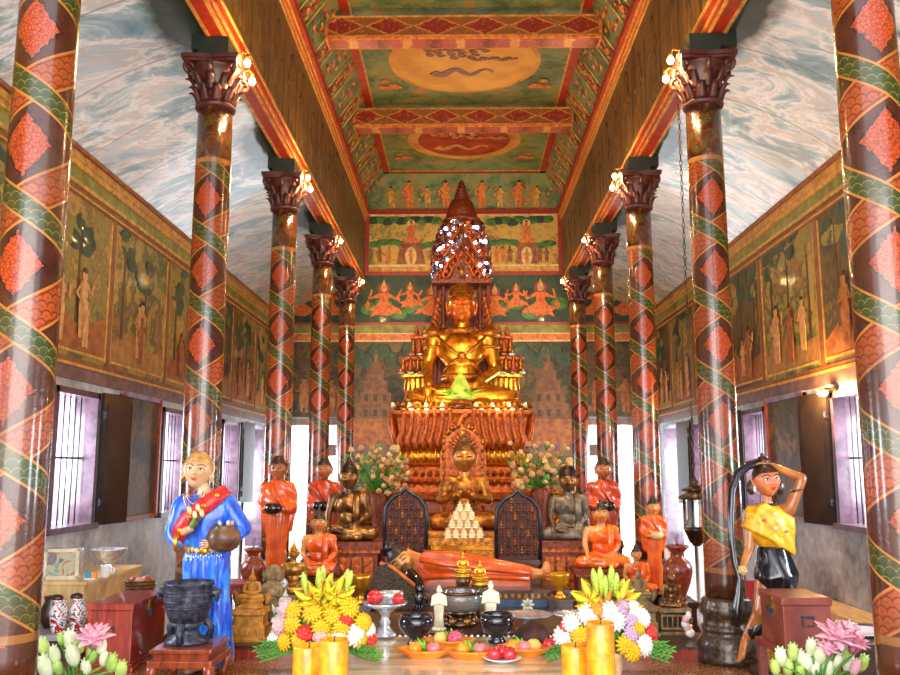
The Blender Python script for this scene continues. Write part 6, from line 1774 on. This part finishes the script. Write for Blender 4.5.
b.cap(D_(745, 642, .02), .03, D_(739, 654, -.06), .028, m); b.cap(D_(739, 654, -.06), .028, D_(733, 657, -.12), .018, m)
b.cap(D_(782, 578, .02), .1, D_(777, 615, .0), .07, m); b.cap(D_(777, 615, .0), .06, D_(762, 652, .03), .032, m); b.cap(D_(762, 656, .03), .032, D_(770, 668, -.08), .026, m)
src = fuse(b, .012); o_ = MB(); o_.add(src[0], src[1], m)
hc = D_(765, 480, -.02); hs = 17/870*YD*.98; rt = Matrix.Rotation(R(8), 3, 'Z') @ Matrix.Rotation(R(-5), 3, 'Y')
face_m = M('painted_face', 'c8683c', 'e08c58', .3, 0, .3)
head(o_, hc, hs, face_m, rt, lips=lipred, eyes='open', brow=hairdk, res=48, lipsz=1.15)
hand(o_, D_(768, 465, -.04), (-1, -.1, .1), (0, -.3, -1), .15, m, .35, side=-1)
hand(o_, D_(737, 570, -.1), (-.35, -.2, -.8), (1, 0, 0), .15, m, .7)
o_.build('body', t)
bl = M('glossy_black_hair', '08080c', '181a24', .2, 0, .6)
b = MB(); hair_cap(b, hc, hs, M('brown_black_hair', '20120c', '4a2c1c', .35, 0, .2, 30, .2), 'knob', rt)
for sx in (-1, 1): b.ell(hc+Vector((sx*hs*.85, .02, -hs*.45)), (hs*.25, hs*.3, hs*.45), M('brown_black_hair'), 12, 8)
b.build('hair', t)
b = MB(); pts = [D_(767, 463, .0), D_(756, 463, -.04), D_(744, 466, -.06), D_(734, 475, -.08), D_(728, 490, -.1), D_(726, 515, -.12), D_(726, 540, -.14), D_(728, 560, -.15), D_(732, 575, -.17), D_(732, 590, -.17), D_(730, 605, -.17), D_(728, 622, -.17)]
b.tube(pts, [.03, .034, .034, .03, .028, .026, .024, .022, .02, .03, .04, .03], bl, 12)
b.build('hair_strand', t)
b = MB()
b.cap(D_(773, 556), .125, D_(776, 576, -.01), .165, bl); b.cap(D_(778, 578, .0), .15, D_(768, 612, -.01), .1, bl); b.cap(D_(768, 612, -.01), .1, D_(752, 632, .0), .055, bl)
rv, rf, rn = fuse(b, .014)
b = MB(); b.add([p+nn*.004*math.sin(40*p.x+25*p.z) for p, nn in zip(rv, rn)], rf, bl); b.build('skirt', t)
yel = M('yellow_brocade', 'd89008', 'f8c020', .35, .1, .2, 26, .5)
b = MB()
def dx(px, py, dy): return D_(px, py, dy)
b.loft([(D_(772, 548).x+.03, .0, D_(0, 546).z, .12, .1), (D_(769, 535).x, 0, D_(0, 535).z, .15, .12), (D_(768, 522).x, 0, D_(0, 522).z, .165, .125), (D_(765, 512).x, 0, D_(0, 512).z, .16, .11), (D_(763, 505).x, 0, D_(0, 505).z, .11, .085)], yel, 28)
fr = [D_(741, 527, -.06), D_(754, 505, -.1), D_(762, 502, -.1), D_(792, 517, -.08), D_(792, 556, -.07), D_(775, 545, -.13), D_(757, 535, -.14)]
n_ = len(fr); vs = [p for p in fr]+[p+Vector((0, .1, 0)) for p in fr]
b.add(vs, [tuple(range(n_)), tuple(range(2*n_-1, n_-1, -1))]+[(i, (i+1) % n_, n_+(i+1) % n_, n_+i) for i in range(n_)], yel)
rv, rf, rn = fuse(b, .012, 4)
b = MB(); b.add([p+nn*.003*math.sin(60*p.x+40*p.z) for p, nn in zip(rv, rn)], rf, yel)
for px, py in ((768, 513), (757, 519), (768, 527), (779, 530), (770, 520)): b.ell(D_(px, py, -.155), (.018, .008, .014), paintor if px % 2 else ivory, 10, 6)
b.build('sash', t)
b = MB(); b.tube([D_(766, 504, -.0)+Vector((.07*math.cos(a*PI/8), .06*math.sin(a*PI/8)-.01, 0)) for a in range(16)], .008, bronze, 6, closed=True); b.build('necklace', t)
for sx in (-1, 1): b = MB(); b.ell(hc+rt @ Vector((sx*hs*.86, -.02, -hs*.45)), (.012, .012, .024), white, 10, 6); b.build('earring', t)
b = MB(); p = D_(796, 490, -.01); b.tube([p+Vector((.045*math.cos(a*PI/8), .045*math.sin(a*PI/8), .01*math.cos(a*PI/8))) for a in range(16)], .008, wooddark, 6, closed=True); b.build('armlet', t)
b = MB(); b.lathe([(.17, 0), (.18, .01), (.17, .03), (.15, .032)], wooddark, seg=28, c=(0, 0, 0)); b.build('base', t)
t2 = thing('blossom', 'cream blossom at the hand of the dancer statue', 'flower', D_(734, 567, -.2)+O)
flower(t2, 'rose', gy_, .035, (0, 0, 0), (0, -1, .4), 'petals')
b = MB(); b.bb(-.05, .05, -.02, .02, 0, .16, M('folded_red_cloth', 'b01a20', 'd83438', .6)); b.bb(-.05, .05, -.03, -.02, .02, .14, M('folded_red_cloth'))
p = W(752, 590, 7.3); b = MB(); b.box((0, 0, p.z/2+.02), (.2, .05, p.z+.1), M('folded_red_cloth', 'b01a20', 'd83438', .6), taper=.85); b.box((.12, -.02, .18), (.1, .05, .36), yel, taper=.8)
one(b, 'folded_cloth', 'red and yellow cloth hanging behind the legs of the dancer statue', 'cloth', (p.x, 7.35, 0))
# ------------------------------------------------------------------ hanging lantern
YL = 7.7; x, zt4 = XZ(694, 476, YL); _, zb4 = XZ(694, 546, YL); H = zt4-zb4
t = thing('hanging_lantern', 'old bronze and glass lantern hanging on a chain beside the right column', 'lantern', (x, YL, zb4))
b = MB(); b.lathe([(.012, H), (.02, H*.95), (.05, H*.92), (.03, H*.88), (.06, H*.85), (.09, H*.82), (.125, H*.8), (.1, H*.78), (.06, H*.77), (.15, H*.7), (.14, H*.67), (.1, H*.66)], bronze, seg=8)
b.build('lantern_roof', t)
b = MB()
for k in range(6): a = PI*k/3; b.tube([(.1*math.cos(a), .1*math.sin(a), H*.66), (.1*math.cos(a), .1*math.sin(a), H*.25), (.05*math.cos(a), .05*math.sin(a), H*.05)], .009, bronze, 6)
b.lathe([(.002, 0), (.03, .0), (.06, H*.07), (.1, H*.2), (.11, H*.25), (.1, H*.27)], bronze, seg=12); fr_o = b.build('frame', t)
b = MB(); b.lathe([(.094, H*.27), (.094, H*.66)], glassm, seg=6, cap=False); b.build('glass', fr_o)
b = MB(); ztop = 4.9; nlk = int((ztop-zb4-H)/.05)
for k in range(nlk):
    zc = H+.03+k*.05; b.tube([((.012 if k % 2 else 0)*math.cos(a*PI/4), (0 if k % 2 else .012)*math.cos(a*PI/4), zc+.03*math.sin(a*PI/4)) for a in range(8)], .004, bronze, 5, closed=True)
b.build('chain', t)
# ------------------------------------------------------------------ left table with framed picture and crockery
YT = 7.6
xa = W(38, 590, YT).x; xb, zt5 = XZ(86, 582, YT)
t = thing('side_table', 'pale wooden box table at the left wall carrying a framed picture and bowls', 'table', (0, 0, 0))
b = MB(); b.bb(-3.83, xb, YT, YT+1.35, zt5-.03, zt5, woodlight); b.build('tabletop', t, bevel=.004)
b = MB(); b.bb(-3.8, xb-.02, YT+.02, YT+1.33, zt5-.32, zt5-.03, woodlight); b.build('drawer_box', t)
for yy in (YT+.06, YT+1.28):
    for xx in (-3.77, xb-.06): b = MB(); b.bb(xx-.03, xx+.03, yy-.03, yy+.03, 0, zt5-.32, woodlight); b.build('leg', t)
x, _ = XZ(59, 580, YT+.15); H = W(59, 549, YT+.15).z-zt5; w = 34*7.7/870
t = thing('framed_picture', 'silver framed colourful picture standing on the pale side table', 'picture frame', (x, YT+.18, zt5), R(6))
b = MB(); b.bb(-w/2, w/2, 0, .1, 0, H, silver); b.build('case', t)
pm = NT('muted_picture'); n_ = pm.noise(9, 5, .6); pm = pm.out(pm.ramp(n_, [(.36, '5a7a78'), (.45, 'a8b8a0'), (.52, 'd0b090'), (.58, '9a6058'), (.65, '6a8a9a')]), .2)
b = MB(); b.bb(-w/2+.03, w/2-.03, -.006, 0, .03, H-.03, pm); b.build('picture', t)
b = MB()
for e in (-1, 1): b.bb(*sorted((e*w/2, e*(w/2-.028))), -.014, 0, 0, H, ivory)
b.bb(-w/2, w/2, -.014, 0, 0, .028, ivory); b.bb(-w/2, w/2, -.014, 0, H-.028, H, ivory); b.build('frame', t)
x, _ = XZ(94, 578, YT+.45)
b = MB(); b.lathe([(.06, 0), (.065, .01), (.04, .03), (.03, .06), (.04, .08), (.12, .14), (.155, .2), (.17, .215), (.16, .215), (.11, .16), (.002, .1)], silver, seg=32, fn=lambda a, z, r: 1+.03*math.cos(16*a))
b.M = Matrix.Identity(4); one(b, 'footed_bowl', 'ornate silver footed bowl on the pale side table at the left', 'bowl', (x, YT+.75, zt5))
x, _ = XZ(105, 578, YT+.3); b = MB(); b.lathe([(.035, 0), (.04, .02), (.045, .1), (.05, .11), (.044, .11), (.035, .02), (.002, .01)], white, seg=28); b.tube([(.045, 0, .085), (.075, 0, .08), (.075, 0, .04), (.042, 0, .03)], .006, white, 8)
one(b, 'white_mug', 'white cup with handle on the pale side table', 'cup', (x, YT+.3, zt5))
x, _ = XZ(91, 578, YT+.2); b = MB(); b.bb(-.05, .05, -.03, .03, 0, .01, white); b.box((-.025, 0, .04), (.045, .03, .06), M('small_blue_box', '2a8ab8', '48b0d8', .5)); b.box((.025, 0, .035), (.045, .03, .05), M('small_orange_box', 'e88a28', 'f4b060', .5))
one(b, 'box_tray', 'little blue and orange boxes on a white tray beside the framed picture', 'box', (x, YT+.2, zt5))
x, _ = XZ(138, 590, 7.9)
t = thing('offering_basket', 'round woven wooden basket with cloth just behind the red chest', 'basket', (x, 7.95, 0)); zb5 = W(138, 591, 7.95).z
b = MB(); b.lathe([(.1, 0), (.12, .02), (.04, .05), (.04, zb5-.06), (.12, zb5-.01), (.12, zb5)], wooddark, seg=20); b.build('foot', t)
b = MB(); b.lathe([(.11, zb5), (.125, zb5+.02), (.13, zb5+.09), (.135, zb5+.1), (.12, zb5+.1), (.11, zb5+.03), (.002, zb5+.02)], M('woven_basket', '5a3418', '9a6a34', .6, 0, 0, 40, .5), seg=32)
for zz in (.03, .06, .09): b.tube([(.13*math.cos(a*PI/16), .13*math.sin(a*PI/16), zb5+zz) for a in range(32)], .007, wooddark, 6, closed=True)
b.build('basket_body', t)
b = MB()
for k in range(6): b.ell((.06*math.cos(k), .06*math.sin(k), zb5+.1), (.045, .04, .03), M('folded_cream_cloth', 'a87860', 'd8b098', .7) if k % 2 else woodred, 10, 6)
b.build('cloth', t)
# porcelain vases on a white ledge
porc = NT('painted_porcelain'); n_ = porc.noise(22, 3, .6); porc = porc.out(porc.ramp(n_, [(.40, '28406c'), (.45, 'e4e4e8'), (.54, 'f0ece8'), (.57, 'c83028'), (.62, 'a01c1c')]), .15, 0, .5)
YP = 6.9; zl = W(60, 633, YP).z
b = MB(); b.bb(-3.6, W(80, 633, YP).x, YP-.1, YP+.4, zl-.04, zl, plast); b.bb(-3.55, W(80, 633, YP).x-.04, YP-.06, YP+.36, 0, zl-.04, wooddark); tag(b.build('low_ledge'), 'low white topped ledge behind the left lotus bunch', 'shelf')
for k, (px, L) in enumerate(((56, 'left one of two red white and blue porcelain vases on the white ledge'), (71, 'right one of two red white and blue porcelain vases on the white ledge'))):
    x, _ = XZ(px, 630, YP); H = W(px, 600, YP).z-zl
    b = MB(); b.lathe([(.045, 0), (.05, .01), (.06, H*.3), (.07, H*.62), (.05, H*.8), (.04, H*.86), (.055, H), (.045, H), (.03, H*.85), (.002, H*.5)], porc, seg=28)
    b.ell((-.02, 0, H+.01), (.05, .04, .03), wooddark, 12, 8)
    one(b, 'porcelain_vase', L, 'vase', (x, YP+.03+.08*k, zl), 'porcelain vases on the ledge')
x, _ = XZ(47, 630, YP+.2); b = MB(); b.lathe([(.06, 0), (.09, .05), (.1, .12), (.06, .2), (.07, .24), (.05, .24), (.002, .2)], M('dark_brown_jar', '241008', '4a2214', .3, 0, .4), seg=28)
one(b, 'dark_jar', 'dark brown jar behind the porcelain vases', 'jar', (x, YP+.27, zl))
# wooden side table with curved legs between the woman and the dais
x, zq2 = XZ(232, 584, 8.1); t = thing('side_table', 'dark reddish wooden table with slender legs right of the woman in blue', 'table', (x, 8.3, 0))
b = MB(); b.bb(-.14, .14, -.2, .2, zq2-.03, zq2, woodred); b.bb(-.12, .12, -.18, .18, zq2-.1, zq2-.03, woodred); b.build('tabletop', t, bevel=.005)
for sx in (-1, 1):
    for sy in (-1, 1): b = MB(); b.tube([(sx*.11, sy*.16, zq2-.06), (sx*.115, sy*.17, zq2-.15), (sx*.09, sy*.15, .12), (sx*.12, sy*.18, .015)], [.024, .022, .014, .02], woodred, 8); b.build('leg', t)
# white plate low on the right and its table
x, y = on(855, 633, .32); b = MB(); b.lathe([(.1, 0), (.11, .005), (.19, .025), (.2, .032), (.19, .032), (.1, .012), (.002, .01)], white, seg=36); one(b, 'large_plate', 'large white plate on a low bench by the right wall', 'plate', (x, 6.3, .32))
b = MB(); b.bb(x-.25, x+.3, 5.95, 6.75, .28, .32, wooddark); b.bb(x-.2, x+.25, 6.0, 6.7, 0, .28, wooddark); tag(b.build('low_bench'), 'low dark bench under the large white plate at the right', 'bench')
b = MB(); b.bb(3.5, 3.86, 6.9, 9.6, 0, .12, woodlight); tag(b.build('floor_plank'), 'pale wooden plank step along the foot of the right wall', 'plank')
# small gilt things and pink packet at the right end
p = on(695, 632, DZ0); b = MB()
for k in range(5): b.ell((.02*math.cos(k*1.3), .01*math.sin(k), .05+.035*k), (.04-.004*k, .03, .035), petP if k % 2 else petW, 10, 6)
one(b, 'pink_ornament', 'small pink and white folded ornament beside the column base on the right', 'ornament', (1.82, 7.25, DZ0))
# wall lamp on the right wall
p = W(834, 393, 8.9); t = thing('wall_lamp', 'glaring lamp on the right wall above the shutter', 'lamp', (X1-.02, 8.95, p.z))
b = MB(); b.ell((-.12, 0, 0), (.05, .035, .03), bulb_e, 14, 10); b.build('bulb', t)
b = MB(); b.bb(-.08, 0, -.05, .05, .02, .06, brass); b.bb(-.17, -.06, -.04, .04, .03, .045, brass); b.build('bracket', t)
BULBS.append((X1-.25, 8.95, p.z-.02))
# power cable on the wall
b = MB(); b.tube([W(812, 430, 9.4)*0+Vector((X1-.012, 10.9-.1*i, .62+.02*math.sin(i)+.012*i*i)) for i in range(12)], .008, iron, 6); b.bb(X1-.03, X1, 10.85, 10.97, .55, .67, iron)
tag(b.build('wall_socket'), 'dark wall socket with a drooping cable on the right wall', 'socket')

# ------------------------------------------------------------------ light
def lamp(name, kind, loc, energy, col, size=.1, rot=None, **k):
    l = bpy.data.lights.new(name, kind); l.energy = energy; l.color = col
    if kind == 'AREA':
        l.shape = 'RECTANGLE'; l.size = size[0]; l.size_y = size[1]
    elif kind == 'SUN': l.angle = size
    else: l.shadow_soft_size = size
    for a, v in k.items(): setattr(l, a, v)
    o = bpy.data.objects.new(name, l); COL.objects.link(o); o.location = loc
    if rot: o.rotation_euler = rot
    return o
WARM = (1, .62, .26)
for p in BULBS:
    lamp('bulb_light', 'POINT', p, 72, WARM, .04)
def aim(o, tgt):
    d = Vector(tgt)-o.location; o.rotation_euler = d.to_track_quat('-Z', 'Y').to_euler()
# spotlights that stand among the altar figures and light the statue, and two unseen spots without fixtures high in the nave
for x, y, z, tx, ty, tz, e, ang in ((-.8, 12.4, 2.3, 0, 14, 3.0, 70, 60), (.8, 12.4, 2.3, 0, 14, 3.0, 70, 60), (0, 7.4, 4.9, 0, 11, .9, 600, 70), (0, 6.0, 5.3, 0, 14, 3.6, 1100, 40)):
    s_ = lamp('altar_spotlight', 'SPOT', (x, y, z), e, (1, .74, .42), .12, spot_size=R(ang), spot_blend=.6); aim(s_, (tx, ty, tz))
# fill panel added unseen behind the viewer; daylight through the doors and windows
o = lamp('entrance_fill', 'AREA', (0, -1.6, 2.4), 430, (1, .95, .89), (6.5, 4.2), (R(95), 0, 0))
for x, ops, s in ((X0, OPL, 1), (X1, OPR, -1)):
    for (a, c, z0, z1) in ops:
        lamp('window_daylight', 'AREA', (x-s*.5, (a+c)/2, (z0+z1)/2), 100 if z0 > .5 else 200, (.82, .9, 1), (c-a, z1-z0), (0, -s*PI/2, 0))
for d in (DL, DR): lamp('door_daylight', 'AREA', ((d[0]+d[1])/2, YB+.8, 1.2), 70, (.85, .92, 1), (1, 2.2), (R(-90), 0, 0))
wd = bpy.data.worlds.new('daylight'); sc.world = wd; wd.use_nodes = True
bg = wd.node_tree.nodes['Background']; bg.inputs[0].default_value = (.86, .93, 1, 1); bg.inputs[1].default_value = 2.2
cam = bpy.data.cameras.new('camera'); cam.sensor_width = 36; cam.lens = F/900*36; cam.clip_end = 300
co = bpy.data.objects.new('camera', cam); COL.objects.link(co); co.location = (0, 0, EYE); co.rotation_euler = (PI/2+TH, 0, YAW)
sc.camera = co
sc.view_settings.view_transform = 'Standard'; sc.view_settings.look = 'None'; sc.view_settings.gamma = 1; sc.view_settings.exposure = 0.4
